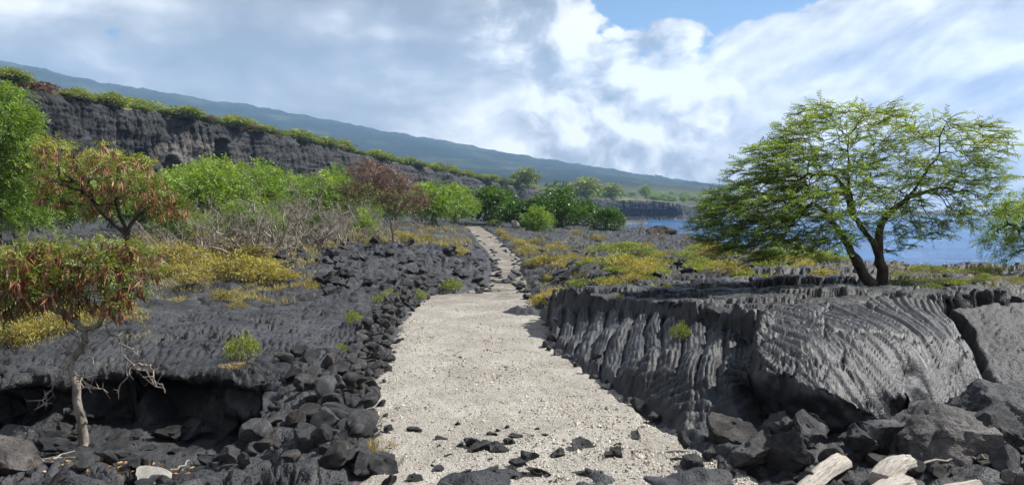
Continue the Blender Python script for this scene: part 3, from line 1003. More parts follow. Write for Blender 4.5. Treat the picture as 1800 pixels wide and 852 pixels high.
def build_talus():
    """ground between the near lava and the foot of the cliff"""
    xs = np.linspace(-130, 60, 190); ys = np.linspace(58, 480, 210)
    X, Y = np.meshgrid(xs, ys, indexing='ij')
    x, y = X.ravel(), Y.ravel()
    cx = np.interp(y, CLIFF_T[:, 1], CLIFF_T[:, 0])
    d = x - cx
    z = np.interp(y, [60, 120, 250, 380, 480], [1.0, 1.6, 1.2, -2.2, -4.5]) + np.clip(8 - d, 0, 14) * 0.35 + 0.5 * fbm2(x * .09, y * .09, 4, 860)
    ss = sdist(x, y, SEA_POLY)
    z = z + (-6.0 - z) * sst(-1.0, 6.0, ss)
    nearb = sst(88, 70, y) * sst(-60, -30, x)
    z = z - 1.2 * nearb
    I = np.arange(X.size).reshape(X.shape)
    q = np.stack([I[:-1, :-1], I[1:, :-1], I[1:, 1:], I[:-1, 1:]], -1).reshape(-1, 4)
    keep = (z[q].max(1) > -4.5) & (d[q].min(1) > -25)
    q = q[keep]
    me = mesh_from('talus_ground', np.stack([x, y, z], 1), q, M['lava'])
    tag(link('talus_ground', me), kind='structure')


build_talus()


def build_mountain():
    m, N, b, t = new_mat('mountain_flank')
    p = pos_of(N)
    pv = N.vm('MULTIPLY', p, (1.0, 0.5, 2.2))
    n = N.noise(pv, 0.0035, 7, 0.62, 0.4)
    n2 = N.noise(pv, 0.02, 5, 0.65)
    f = N.add(N.mul(n, 0.7), N.mul(n2, 0.3))
    c = N.ramp(f, [(0.40, (0.008, 0.013, 0.012)), (0.50, (0.013, 0.019, 0.016)), (0.56, (0.034, 0.043, 0.028)), (0.66, (0.07, 0.078, 0.05))])
    z = N.sep(p)[2]
    lowv = N.rng(z, 15, 80, 1, 0)
    lc = N.ramp(N.noise(p, 0.012, 6, 0.7), [(0.35, (0.040, 0.042, 0.026)), (0.5, (0.085, 0.083, 0.052)), (0.62, (0.085, 0.11, 0.04)), (.75, (.13, .13, .08))])
    c = N.mix(lowv, c, lc)
    t.links.new(c, b.inputs['Base Color'])
    b.inputs['Roughness'].default_value = 1.0
    b.inputs['Specular IOR Level'].default_value = 0.0
    na, nr = 420, 190
    az = np.linspace(R(-60), R(24), na)
    r = np.exp(np.linspace(math.log(520), math.log(4300), nr))
    RR, AA = np.meshgrid(r, az)
    px = 900 + F * np.tan(AA)
    # skyline of the flank as an angle above the horizon, falling to the sea on the right
    sky = np.interp(px, [-1500, -400, 0, 130, 260, 450, 700, 900, 1100, 1280, 1400, 1480], [330, 310, 270, 240, 217, 187, 142, 105, 73, 48, 22, -12])
    fore = np.interp(px, [-1500, 0, 700, 1000, 1100, 1200, 1290, 1400, 1480], [60, 60, 58, 52, 50, 47, 42, 10, -14])
    D = RR * np.cos(AA)
    t1 = sst(math.log(600), math.log(1500), np.log(RR))
    t2 = sst(math.log(1300), math.log(3600), np.log(RR))
    ang = -6 + (fore + 4) * t1 + (sky - fore) * np.power(t2, 0.9)
    ang = ang + (fbm2(AA * 40, np.log(RR) * 4, 4, 900) * 5 * t2 + fbm2(AA * 260, np.log(RR) * 9, 3, 920) * 1.6 * t2) * np.clip((sky + 10) / 60, 0, 1)
    Z = CZ + ang / F * D
    drop = sst(3750, 4300, RR)
    Z = Z - drop * 300
    near = sst(1000, 560, RR)
    Z = Z - near * 6
    x = (RR * np.sin(AA)).ravel(); y = (RR * np.cos(AA)).ravel()
    I = np.arange(na * nr).reshape(na, nr)
    q = np.stack([I[:-1, :-1], I[1:, :-1], I[1:, 1:], I[:-1, 1:]], -1).reshape(-1, 4)
    zz = Z.ravel()
    me = mesh_from('mountain', np.stack([x, y, zz], 1), q[zz[q].max(1) > -20], m)
    tag(link('mountain', me), kind='structure')
    # low point across the bay on the far right
    xs = np.linspace(0, 1, 160); ys = np.linspace(0, 1, 24)
    U, V = np.meshgrid(xs, ys, indexing='ij')
    x = 640 + U * 520; y = 1350 + V * 240 - 120 * U
    z = SEA_Z - 1 + 8.5 * np.sin(np.clip(V, 0, 1) * math.pi) ** .5 * sst(0, .1, U) * sst(1.0, .75, U) + 1.8 * fbm2(U * 60, V * 12, 4, 950)
    I = np.arange(U.size).reshape(U.shape)
    q = np.stack([I[:-1, :-1], I[1:, :-1], I[1:, 1:], I[:-1, 1:]], -1).reshape(-1, 4)
    me = mesh_from('headland', np.stack([x.ravel(), y.ravel(), z.ravel()], 1), q, m)
    tag(link('headland_hills', me), kind='structure')


build_mountain()


# ------------------------------------------------------------------ rocks
def rock_mesh(i, planes=9, lo=.36, hi=.80, sub=3, rough=.045):
    import bmesh
    bm = bmesh.new()
    bmesh.ops.create_icosphere(bm, subdivisions=sub, radius=1.0)
    V = np.array([v.co[:] for v in bm.verts])
    r = np.random.RandomState(900 + i)
    for _ in range(planes):
        nrm = r.normal(size=3); nrm /= np.linalg.norm(nrm)
        o = r.uniform(lo, hi)
        d = V @ nrm - o
        V = V - np.clip(d, 0, None)[:, None] * nrm
    V = V / np.abs(V).max() * .9
    V = V * np.array([1.0, r.uniform(.75, 1.0), r.uniform(.65, .95)])
    n = V / (np.linalg.norm(V, axis=1)[:, None] + 1e-9)
    V = V + n * (rough * (fbm3(V * 2.6 + i * 7.0, 3, i, .6) * 2 - .8 * np.abs(fbm3(V * 6.0 + i * 3.0, 2, i + 5))))[:, None]
    for v, c in zip(bm.verts, V):
        v.co = c
    me = bpy.data.meshes.new('rock')
    bm.to_mesh(me); bm.free()
    me.polygons.foreach_set('use_smooth', np.full(len(me.polygons), True))
    me.set_sharp_from_angle(angle=R(24))
    me.materials.append(M['rock'])
    return me


ROCKS = [rock_mesh(i) for i in range(16)]
SMALL = ROCKS
BIG = [rock_mesh(60 + i, 10, .34, .74, 4, .09) for i in range(10)]
JAG = [rock_mesh(80 + i, 12, .30, .85, 3, .16) for i in range(10)]
for _m in JAG:
    _m.materials.clear(); _m.materials.append(M['clinker'])


def put_rock(name, x, y, s, parent=None, sink=.25, z=None, var=None, small=False, rot=None, mat=None):
    lst = BIG if small == True else (JAG if small == 'jag' else ROCKS)
    me = lst[random.randrange(len(lst))] if var is None else lst[var % len(lst)]
    zz = gz(x, y) if z is None else z
    sx = s * np.array([random.uniform(.85, 1.15), random.uniform(.85, 1.15), random.uniform(.8, 1.1)]) if not hasattr(s, '__len__') else np.array(s)
    rt = rot if rot is not None else (random.uniform(-.4, .4), random.uniform(-.4, .4), random.uniform(0, 6.28))
    o = link(name, me, parent, (x, y, zz + sx[2] * (.68 - sink)), rt, tuple(sx))
    return o


def off_slabs(x, y, m=.12):
    _, Z = macro(np.array([x]), np.array([y]))
    return Z['sb'][0] < -m and Z['sa'][0] < -.03 and Z['sc'][0] < -.03


def px_rock(px, py, wpx, z=0.0, **k):
    """a rock whose foot shows at a pixel of the frame, with a width in pixels"""
    x, y, _ = W(px, py, z)
    s = wpx * math.hypot(x, y) / F / 2 / .85
    zz = gz(x, y)
    return x, y, s


# dry-stone border along the left of the path
def border(name, label, line, n, width, smin, smax, layers, side, cat='stone border'):
    root = empty(name, (0, 0, 0))
    pts = np.array([W(*p)[:2] for p in line])
    seg = np.concatenate([[0], np.cumsum(np.linalg.norm(np.diff(pts, axis=0), axis=1))])
    for lay in range(layers):
        cnt = int(n * (1.0 if lay == 0 else .55 / lay))
        for i in range(cnt):
            q = (i + random.uniform(.1, .9)) / cnt * seg[-1]
            x = np.interp(q, seg, pts[:, 0]); y = np.interp(q, seg, pts[:, 1])
            off = (width * random.random() ** 1.5 * (1 - .25 * lay) - .06) * side
            s = random.uniform(smin, smax) * (1 - .12 * lay)
            x2, y2 = x + off, y + random.uniform(-.06, .06)
            zb = gz(x2, y2)
            put_rock('stone', x2, y2, s, root, sink=.18 + .1 * random.random(), z=zb + lay * (smin + smax) * .42)
    root.location = (0, 0, 0)
    tag(root, label, cat)
    return root


border('dry_stone_wall', 'low wall of stacked dark lava stones edging the coral path on its left side',
       [(752, 514, 0), (730, 528, 0), (708, 548, 0), (692, 575, 0), (672, 605, 0), (676, 635, 0), (655, 665, 0), (640, 700, 0), (640, 735, 0), (640, 760, 0)], 120, .60, .09, .19, 3, -1, 'stone wall')
border('stone_edging', 'sparse line of lava stones where the coral path meets the ropy bank',
       [(958, 535, .1), (985, 560, .05), (962, 610, 0), (1012, 640, 0), (1062, 672, 0), (1110, 712, 0), (1140, 735, 0)], 26, .16, .06, .13, 1, 1)
# chips at the foot of the wall
_wall = bpy.data.objects['dry_stone_wall']
_pl = PATH_POLY[1:len(PATH_L) - 3]
_sg = np.concatenate([[0], np.cumsum(np.linalg.norm(np.diff(_pl, axis=0), axis=1))])
for i in range(150):
    q_ = random.uniform(0, _sg[-1])
    x = float(np.interp(q_, _sg, _pl[:, 0])) + random.uniform(-.32, .10); y = float(np.interp(q_, _sg, _pl[:, 1]))
    if y < 7.2 or y > 21: continue
    put_rock('stone', x, y, random.uniform(.03, .10), _wall, sink=random.uniform(.1, .35), small='jag')
# rubble heap below the wall (front left)
heap = empty('rubble_heap')
for i in range(150):
    px = random.uniform(395, 690); py = random.uniform(645, 870)
    if px > 640 and py > 770: px -= 60
    if px < 480 and py < 790: continue
    x, y, _ = W(px, py, -.15)
    if sdist(np.array([x]), np.array([y]), PATH_POLY)[0] > .05: continue
    s = random.choice([.07, .09, .11, .13, .16, .20]) * random.uniform(.85, 1.2)
    put_rock('stone', x, y, s, heap, sink=random.uniform(.05, .3))
for i in range(70):
    px = random.uniform(-20, 420); py = random.uniform(780, 880)
    x, y, _ = W(px, py, -.36)
    s = random.choice([.05, .07, .09, .12, .15]) * random.uniform(.8, 1.2)
    put_rock('stone', x, y, s, heap, sink=random.uniform(.1, .35))
tag(heap, 'heap of grey lava rubble below the low stone wall, beside the dark hollow', 'rubble heap')
# rubble at the foot of the dome (front right)
heap2 = empty('rubble_heap')
for i in range(75):
    px = random.uniform(1330, 1830); py = random.uniform(745, 880)
    x, y, _ = W(px, py, -.05)
    if not off_slabs(x, y): continue
    s = random.choice([.05, .07, .09, .12, .15]) * random.uniform(.8, 1.2)
    put_rock('stone', x, y, s, heap2, sink=random.uniform(.1, .35))
tag(heap2, 'scatter of broken lava blocks at the foot of the ropy dome', 'rubble heap')
# broken clinker ridge left of the narrow path
ridge = empty('clinker_ridge')
for i in range(210):
    px = random.uniform(495, 850); py = random.uniform(430, 518)
    if py > 490 and px < 560: continue
    x, y, _ = W(px, py, .2 + (515 - py) / 80 * .4)
    if sdist(np.array([x]), np.array([y]), PATH_POLY)[0] > -.1: continue
    s = random.choice([.10, .14, .18, .22, .28, .36]) * random.uniform(.8, 1.2)
    put_rock('block', x, y, (s * 1.15, s * random.uniform(.8, 1.2), s * random.uniform(.6, 1.0)), ridge, sink=random.uniform(.25, .5), small='jag')
for i in range(120):
    px = random.uniform(935, 1330); py = random.uniform(432, 515)
    x, y, _ = W(px, py, .6)
    s = random.choice([.10, .14, .2, .26]) * random.uniform(.8, 1.15)
    put_rock('block', x, y, (s * 1.25, s, s * .6), ridge, sink=random.uniform(.25, .5), small='jag')
near = empty('stone_scatter')
for i in range(58):
    px = random.gauss(900, 150); py = random.choice([random.gauss(795, 12), random.gauss(838, 14), random.gauss(765, 10)])
    if px < 640 or px > 1190: continue
    x, y, _ = W(px, py, 0)
    s = random.choice([.025, .035, .05, .07, .10]) * random.uniform(.8, 1.2)
    put_rock('stone', x, y, (s * 1.2, s, s * .75), near, sink=random.uniform(.3, .75), small='jag')
trail = empty('stone_scatter')
for i in range(120):
    q_ = random.random()
    py = 515 - 100 * q_ ** 1.3
    e = ((816, 935), (864, 918), (862, 914), (840, 882), (834, 866))
    lx = np.interp(py, [414, 427, 455, 497, 515], [v[0] for v in e[::-1]]); rx = np.interp(py, [414, 427, 455, 497, 515], [v[1] for v in e[::-1]])
    u_ = random.random()
    u_ = u_ * .3 if random.random() < .5 else (1 - u_ * .3 if random.random() < .7 else u_)
    zz_ = float(np.interp(py, [414, 427, 455, 497, 515], [.7, .5, .25, .05, 0]))
    x, y, _ = W(lx + (rx - lx) * u_, py, zz_)
    s = random.choice([.05, .07, .10, .14, .18]) * random.uniform(.8, 1.2)
    put_rock('stone', x, y, (s * 1.2, s, s * .6), trail, sink=random.uniform(.3, .6), small='jag')
tag(trail, 'black stones and chips strewn along the narrow winding part of the path', 'stone scatter')
tag(near, 'scatter of small half-buried black stones across the near end of the coral path', 'stone scatter')
lipr = empty('lava_rubble')
for i in range(46):
    px = random.uniform(-20, 470)
    x, y, _ = W(px, random.uniform(738, 800), -.6)
    s = random.choice([.05, .08, .11, .15, .2]) * random.uniform(.8, 1.2)
    put_rock('stone', x, y, (s * 1.2, s, s * .8), lipr, sink=random.uniform(.1, .4), small='jag', z=gz(x, y))
tag(lipr, 'black broken rubble on the floor of the dark hollow', 'rubble heap')
tag(ridge, 'rough ridge of jagged black lava blocks beside the narrow part of the path', 'lava ridge')

# boulders that stand out
BOULD = [
    (678, 828, 58, 0, 'lone round black boulder on the coral beside the orange grass tuft'),
    (620, 782, 70, -.05, 'large grey boulder at the foot of the stone wall beside the grass tuft'),
    (480, 838, 88, -.2, 'wide rounded grey boulder at the lower end of the rubble heap'),
    (590, 835, 95, -.1, 'largest flat-topped boulder of the rubble heap, left of the lone black boulder'),
    (460, 735, 120, -.2, 'big dark slab-sided boulder at the mouth of the hollow under the ledge'),
    (700, 1, 0, 0, ''),
    (928, 806, 46, 0, 'black boulder half sunk in the middle of the coral path'),
    (1082, 800, 42, 0, 'square-cut black stone half sunk in the coral path'),
    (1020, 786, 55, 0, 'flat black stone with a notched top in the coral path'),
    (980, 800, 38, 0, 'small black stone between the two half-sunk stones of the path'),
    (870, 790, 44, 0, 'low dark stone barely showing through the coral path'),
    (1248, 810, 46, 0, 'dark upright boulder leaning on the pile at the path edge'),
    (1212, 825, 44, 0, 'pale-topped stone casting a shadow on the coral, beside the upright boulder'),
    (1270, 832, 30, 0, 'small rounded stone lying on the coral below the pile'),
    (1285, 778, 92, .0, 'pointed wedge-shaped boulder against the lower end of the ropy bank'),
    (1330, 828, 84, 0, 'broad dusty grey boulder at the edge of the coral'),
    (1390, 838, 92, 0, 'dark flat-faced boulder just behind the bleached log'),
    (1375, 785, 70, -.05, 'tilted grey slab lying in the hollow under the dome'),
    (1425, 795, 66, -.05, 'dark blocky rock in the hollow beside the tilted grey slab'),
    (1510, 815, 86, 0, 'brown sunlit split boulder behind the twisted driftwood stump'),
    (1775, 800, 110, .0, 'big brownish boulder at the frame edge beside the huge cracked block'),
    (1545, 790, 90, .0, 'rough brown boulder wedged under the lip of the dome'),
    (20, 745, 80, -.35, 'pale grey block at the mouth of the dark hollow'),
    (215, 812, 56, -.36, 'dark blue-grey stone at the bottom of the hollow'),
    (25, 815, 120, -.3, 'steep grey lava shoulder at the lower corner of the hollow'),
    (390, 792, 96, -.3, 'long wrinkled grey slab at the right end of the hollow'),
    (430, 775, 110, -.25, 'smooth sandy-grey slab above the wrinkled slab'),
]
for px, py, w, z, lab in BOULD:
    if not w: continue
    x, y, s = px_rock(px, py, w, z)
    o = put_rock('boulder', x, y, s, None, sink=.62 if lab.find('sunk') > 0 or lab.find('path') > 0 and px > 850 and px < 1100 else .25, z=min(gz(x, y), z + .1), small=True)
    tag(o, lab, 'boulder', 'boulders lying about the path')


def cut_block(seed, dims, cuts, rough=.03):
    """a fractured lava block: a box of the given half sizes, its corners cut by planes"""
    import bmesh
    bm = bmesh.new()
    bmesh.ops.create_cube(bm, size=2.0)
    bmesh.ops.subdivide_edges(bm, edges=bm.edges[:], cuts=26, use_grid_fill=True)
    V = np.array([v.co[:] for v in bm.verts])
    for nrm, o in cuts:
        nrm = np.array(nrm, float); nrm /= np.linalg.norm(nrm)
        V = V - np.clip(V @ nrm - o, 0, None)[:, None] * nrm
    V = V * np.array(dims)
    n = unit(V)
    V = V + n * (rough * (fbm3(V * 3.0 + seed, 4, seed, .6) - .6 * np.abs(fbm3(V * 7.0 + seed, 2, seed + 2))))[:, None]
    for v, c in zip(bm.verts, V):
        v.co = c
    me = bpy.data.meshes.new('block')
    bm.to_mesh(me); bm.free()
    me.polygons.foreach_set('use_smooth', np.full(len(me.polygons), True))
    me.set_sharp_from_angle(angle=R(30))
    me.materials.append(M['rock'])
    return me


def unit(v):
    return v / (np.linalg.norm(v, axis=-1, keepdims=True) + 1e-9)


x, y, _ = W(1672, 805, .0)
o = link('boulder', cut_block(4, (.47, .32, .27), [((-1, 0, .9), .72), ((-.5, -.9, .2), .92), ((.1, -.4, 1), .86), ((1, -.2, .4), .95), ((.9, .2, 1.0), 1.05), ((-.8, -.3, 1), .78)], .09), None, (x, y + .12, .16), (.0, .10, .12))
tag(o, 'huge dark flat-faced block with a rough brown top, below the ropy dome', 'boulder', 'boulders lying about the path')
x, y, _ = W(1760, 770, .05)
o = link('boulder', cut_block(7, (.42, .3, .34), [((-1, 0, .9), .8), ((.5, -.9, .3), .95), ((.3, -.5, 1), .8), ((1, -.2, .6), .9), ((-.5, -1, .6), .9)], .09), None, (x, y + .1, .18), (.05, .06, -.25))
tag(o, 'tall brownish block wedged between the dome and the huge block', 'boulder', 'boulders lying about the path')
# the upright stone at the path edge
x, y, s = px_rock(1202, 792, 24, 0)
o = put_rock('standing_stone', x, y, (s, s * .9, s * 1.75), None, sink=.0, z=0.02, rot=(.05, .1, .4))
tag(o, 'narrow stone standing upright on the coral below the ropy bank', 'boulder', 'boulders lying about the path')
x, y, s = px_rock(905, 411, 16, .5)
o = put_rock('standing_stone', x, y, (s, s * .8, s * 1.5), None, sink=-.1, rot=(.05, -.25, .4))
o.data = o.data.copy(); o.data.materials.clear(); o.data.materials.append(M['pale_rock'])
tag(o, 'white upright stone marking the narrow path before the dark bushes', 'boulder')
x, y, s = px_rock(268, 838, 58, -.3)
o = put_rock('pale_boulder', x, y, s * 1.0, None, sink=.1)
o.data = o.data.copy(); o.data.materials.clear(); o.data.materials.append(M['pale_rock'])
tag(o, 'pale lichen-whitened stone among dark rubble below the hollow', 'boulder')
x, y, s = px_rock(1160, 419, 50, .25)
o = put_rock('shore_boulder', x, y, (s * 1.2, s * .8, s * .75), None, sink=.2, z=.25, var=3)
tag(o, 'lone brown-black boulder on the shore in front of the bay', 'boulder')


# ------------------------------------------------------------------ plants
def tubes(segs, sides=5):
    """segs: arrays a (n,3), b (n,3), ra, rb -> verts, quads"""
    a, b, ra, rb = segs
    n = len(a)
    d = b - a
    d = d / (np.linalg.norm(d, axis=1)[:, None] + 1e-9)
    up = np.where(np.abs(d[:, 2:3]) > .9, np.array([[1., 0, 0]]), np.array([[0, 0, 1.]]))
    u = np.cross(d, up); u /= np.linalg.norm(u, axis=1)[:, None]
    v = np.cross(d, u)
    ang = np.arange(sides) * 2 * math.pi / sides
    ring = u[:, None] * np.cos(ang)[None, :, None] + v[:, None] * np.sin(ang)[None, :, None]
    A = a[:, None] + ring * ra[:, None, None]
    B = b[:, None] + ring * rb[:, None, None]
    V = np.concatenate([A, B], 1).reshape(-1, 3)
    base = (np.arange(n) * 2 * sides)[:, None]
    k = np.arange(sides)[None]
    k2 = (k + 1) % sides
    q = np.stack([base + k, base + k2, base + sides + k2, base + sides + k], -1).reshape(-1, 4)
    return V, q


def unit(v):
    return v / (np.linalg.norm(v, axis=-1, keepdims=True) + 1e-9)


def leaves(C, D, L, Wd, r, droop=.15, nrm=None):
    """one folded diamond blade per leaf"""
    n = len(C)
    L = np.broadcast_to(L, (n,)); Wd = np.broadcast_to(Wd, (n,))
    D = unit(D)
    nn = unit(r.normal(size=(n, 3)) * .6 + np.array([0, 0, .9])) if nrm is None else nrm
    S = unit(np.cross(D, nn))
    up = np.cross(S, D)
    mid = C + D * (L * .45)[:, None]
    tip = C + D * L[:, None] - np.array([0, 0, 1.]) * (L * droop)[:, None]
    V = np.stack([C, mid + S * (Wd * .5)[:, None] + up * (Wd * .12)[:, None], tip, mid - S * (Wd * .5)[:, None] + up * (Wd * .12)[:, None]], 1).reshape(-1, 3)
    q = np.arange(n * 4).reshape(n, 4)
    return V, q


def colonize(roots, attr, step=.12, di=.9, dk=.2, iters=140, r=None, grav=0.0, jit=.25):
    """space colonisation: returns nodes and parents"""
    nodes = [np.array(p, float) for chain in roots for p in chain]
    par = []
    k = 0
    for chain in roots:
        for j in range(len(chain)):
            par.append(-1 if j == 0 else k - 1)
            k += 1
    if len(roots) > 1:
        pass
    attr = np.array(attr, float)
    alive = np.ones(len(attr), bool)
    P = np.array(nodes)
    D2 = ((attr[:, None] - P[None]) ** 2).sum(2)
    near = D2.argmin(1); nd = D2.min(1)
    for it in range(iters):
        act = alive & (nd < di * di)
        if not act.any():
            if not alive.any(): break
            di *= 1.3
            if di > 20: break
            continue
        idx = near[act]
        dirs = unit(attr[act] - P[idx])
        acc = np.zeros((len(P), 3)); cnt = np.zeros(len(P))
        np.add.at(acc, idx, dirs); np.add.at(cnt, idx, 1)
        g = np.nonzero(cnt)[0]
        dv = unit(acc[g] / cnt[g][:, None] + r.normal(size=(len(g), 3)) * jit + np.array([0, 0, grav]))
        new = P[g] + dv * step
        base = len(P)
        P = np.vstack([P, new]); par += list(g)
        dn = ((attr[:, None] - new[None]) ** 2).sum(2)
        j = dn.argmin(1); m_ = dn[np.arange(len(attr)), j]
        upd = m_ < nd
        near[upd] = base + j[upd]; nd[upd] = m_[upd]
        alive &= ~(nd < dk * dk)
        if len(P) > 9000: break
    return P, np.array(par)


def wood(P, par, tip=.006, ex=2.3, rmax=1.0, root_r=None):
    n = len(P)
    acc = np.zeros(n)
    for i in range(n - 1, -1, -1):
        if acc[i] == 0: acc[i] = tip ** ex
        if par[i] >= 0: acc[par[i]] += acc[i]
    rad = acc ** (1 / ex)
    if root_r:
        k = root_r / rad.max()
        rad = np.where(rad > tip * 1.01, tip + (rad - tip) * (root_r - tip) / (rad.max() - tip), rad)
    return np.minimum(rad, rmax)


def branch_mesh(P, par, rad, sides=6):
    i = np.nonzero(par >= 0)[0]
    a, b = P[par[i]], P[i]
    ra = np.minimum(rad[par[i]], rad[i] * 1.6)
    d = unit(b - a)
    return tubes((a - d * (ra * .3)[:, None], b, ra, rad[i]), sides)


def blob_points(blobs, n, r, shell=.55):
    """points inside a set of ellipsoids (centre, radii), denser towards their outside"""
    vol = np.array([b[1][0] * b[1][1] * b[1][2] for b in blobs]) ** .8
    c = r.choice(len(blobs), n, p=vol / vol.sum())
    d = unit(r.normal(size=(n, 3)))
    rad = (shell + (1 - shell) * r.rand(n)) if shell < 1 else np.ones(n)
    rad = np.where(r.rand(n) < .25, r.rand(n) ** .5, rad)
    cen = np.array([b[0] for b in blobs])[c]; rr = np.array([b[1] for b in blobs])[c]
    return cen + d * rr * rad[:, None], d


def sprays(C, D, r, n_leaf, length, L, Wd, spread=.9, tint0=None, droop=.1, flat=.5):
    """little twigs with paired leaflets -> leaf verts, quads, tints, twig segments"""
    n = len(C)
    D = unit(D)
    k = np.linspace(.12, 1, n_leaf)
    tw = C[:, None] + D[:, None] * (k * length)[None, :, None]
    tw = tw - np.array([0, 0, 1.]) * (k ** 2 * length * droop)[None, :, None]
    up = unit(r.normal(size=(n, 3)) * (1 - flat) + np.array([0, 0, flat * 1.5]))
    S = unit(np.cross(D, up))
    sg = np.where(np.arange(n_leaf) % 2 == 0, 1.0, -1.0)
    ld = unit(D[:, None] * .65 + S[:, None] * sg[None, :, None] * spread + r.normal(size=(n, n_leaf, 3)) * .18)
    nn = unit(np.broadcast_to(np.cross(S, D)[:, None], (n, n_leaf, 3)) + r.normal(size=(n, n_leaf, 3)) * .35)
    V, q = leaves(tw.reshape(-1, 3), ld.reshape(-1, 3), L * r.uniform(.75, 1.2, n * n_leaf), Wd * r.uniform(.8, 1.2, n * n_leaf), r, .12, nn.reshape(-1, 3))
    t0 = r.rand(n) if tint0 is None else tint0
    ti = np.clip(np.repeat(t0, n_leaf) + r.normal(size=n * n_leaf) * .10, 0, 1)
    return V, q, np.repeat(ti, 4), (C, tw[:, -1])


def join(parts):
    Vs, Qs, Ts = [], [], []
    o = 0
    for p in parts:
        V, q = p[0], p[1]
        Vs.append(V); Qs.append(q + o); o += len(V)
        Ts.append(p[2] if len(p) > 2 else np.full(len(V), .5))
    return np.vstack(Vs), np.vstack(Qs), np.concatenate(Ts)


# ---- the big wind-leaning tree on the plateau
def big_tree():
    r = np.random.RandomState(3)
    D0 = W(1540, 496, .98)[1]
    def at(px, py, dd=0.0):
        return np.array(WD(px, py, D0 + dd))
    root = empty('kiawe_tree', tuple(W(1540, 498, .98)))
    o = np.array(root.location)
    o[2] = gz(o[0], o[1]) - .05
    root.location = o
    s = D0 / F
    def ch(pts):
        out = []
        for (ax, ay, ad), (bx, by, bd) in zip(pts[:-1], pts[1:]):
            A, B = at(ax, ay, ad), at(bx, by, bd)
            k = max(2, int(np.linalg.norm(B - A) / .12))
            for j in range(k):
                out.append(A + (B - A) * j / k)
        out.append(at(*pts[-1]))
        return [p + r.normal(size=3) * .012 for p in out]
    chains = [ch([(1530, 500, 0), (1512, 470, 0), (1490, 430, -.1), (1480, 412, -.1), (1462, 385, -.3), (1430, 355, -.5)]),
              ch([(1552, 500, .1), (1548, 460, .1), (1542, 430, .1), (1546, 395, .1), (1570, 368, .1), (1600, 345, .2), (1650, 330, .3)]),
              ch([(1545, 455, .1), (1535, 425, 0), (1520, 408, .1), (1500, 380, .3), (1488, 340, .3), (1470, 310, .2), (1420, 305, 0)]),
              ch([(1500, 380, .3), (1490, 300, .5), (1492, 240, .5)]),
              ch([(1600, 345, .2), (1650, 270, .1), (1655, 225, 0)])]
    # crown lobes: (px, py, depth offset, rx px, rz px, ry m)
    lob = [(1500, 205, .3, 105, 34, .9), (1430, 245, .0, 95, 45, 1.0), (1580, 235, .4, 80, 45, 1.0), (1680, 235, .1, 85, 34, .9), (1735, 255, .2, 50, 40, .7),
           (1360, 300, -.2, 75, 55, 1.0), (1450, 310, .2, 100, 55, 1.3), (1560, 310, .4, 90, 50, 1.3), (1680, 310, .3, 85, 50, 1.0),
           (1300, 365, -.4, 75, 50, 1.1), (1400, 370, -.3, 100, 55, 1.3), (1330, 425, -.5, 85, 38, 1.2), (1430, 415, -.4, 60, 45, 1.2),
           (1260, 405, -.5, 45, 30, .8), (1640, 365, .3, 85, 35, 1.0), (1720, 375, .2, 55, 35, .9), (1610, 410, .5, 60, 30, .8), (1500, 370, -.6, 60, 50, .8), (1720, 310, .2, 50, 35, .8), (1460, 190, .3, 55, 20, .6), (1560, 195, .3, 40, 18, .6)]
    blobs = [(at(px, py, dd), (rx * s, ry, rz * s)) for px, py, dd, rx, rz, ry in lob]
    pts, _ = blob_points(blobs, 2600, r, .45)
    P, par = colonize(chains, pts, step=.11, di=.8, dk=.16, iters=130, r=r, jit=.28)
    # connect the side limbs to the stems they spring from
    rad = wood(P, par, .0045, 2.25, root_r=.12)  # two stems, a hand-span thick
    rad = np.where(rad > .0046, .0045 + (.12 - .0045) * ((rad - .0045) / (.12 - .0045)) ** 2.1, rad)
    rad = np.minimum(rad, .028)
    k0 = 0
    for c, (r0, r1) in zip(chains, ((.10, .022), (.10, .020), (.060, .016), (.030, .010), (.026, .010))):
        rad[k0:k0 + len(c)] = np.linspace(r0, r1, len(c)) * (1 + .08 * r.normal(size=len(c)))
        k0 += len(c)
    V, q = branch_mesh(P, par, rad, 7)
    link('trunk', mesh_from('trunk', V - o, q, M['bark_dark']), root)
    kids = np.zeros(len(P), int)
    np.add.at(kids, par[par >= 0], 1)
    thin = np.nonzero((rad < .0062) & (par >= 0))[0]
    d = unit(P[thin] - P[par[thin]])
    reps = 4
    C = np.repeat(P[thin], reps, 0); Dd = np.repeat(d, reps, 0)
    out = C - np.array(at(1510, 340, 0))
    out[:, 2] *= .25
    wind = np.array([-.12, 0, .05])
    Dd = unit(Dd * .6 + unit(out) * .55 + r.normal(size=C.shape) * .55 + wind)
    Dd[:, 2] *= .40
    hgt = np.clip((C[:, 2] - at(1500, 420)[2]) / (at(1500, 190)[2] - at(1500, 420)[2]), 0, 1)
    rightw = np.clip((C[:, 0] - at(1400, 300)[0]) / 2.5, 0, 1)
    t0 = np.clip(.34 + .38 * hgt + .24 * rightw * hgt + r.normal(size=len(C)) * .16, 0, 1)  # sunlit top right and shaded lower left of the crown painted into leaf tint
    keep = r.rand(len(C)) < np.where(C[:, 0] < at(1430, 400)[0], 1.0, .70)
    C, Dd, t0 = C[keep], Dd[keep], t0[keep]
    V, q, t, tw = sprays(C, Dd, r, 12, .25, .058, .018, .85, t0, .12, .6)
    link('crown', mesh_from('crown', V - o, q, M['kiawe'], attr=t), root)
    n = len(tw[0])
    V, q = tubes((tw[0], tw[1], np.full(n, .0035), np.full(n, .002)), 3)
    link('twigs', mesh_from('twigs', V - o, q, M['bark_dark']), root)
    tag(root, 'large spreading kiawe tree with two dark leaning trunks on the lava plateau by the sea', 'tree')
    print('big tree nodes', len(P), 'leaf quads', len(C) * 11)


big_tree()


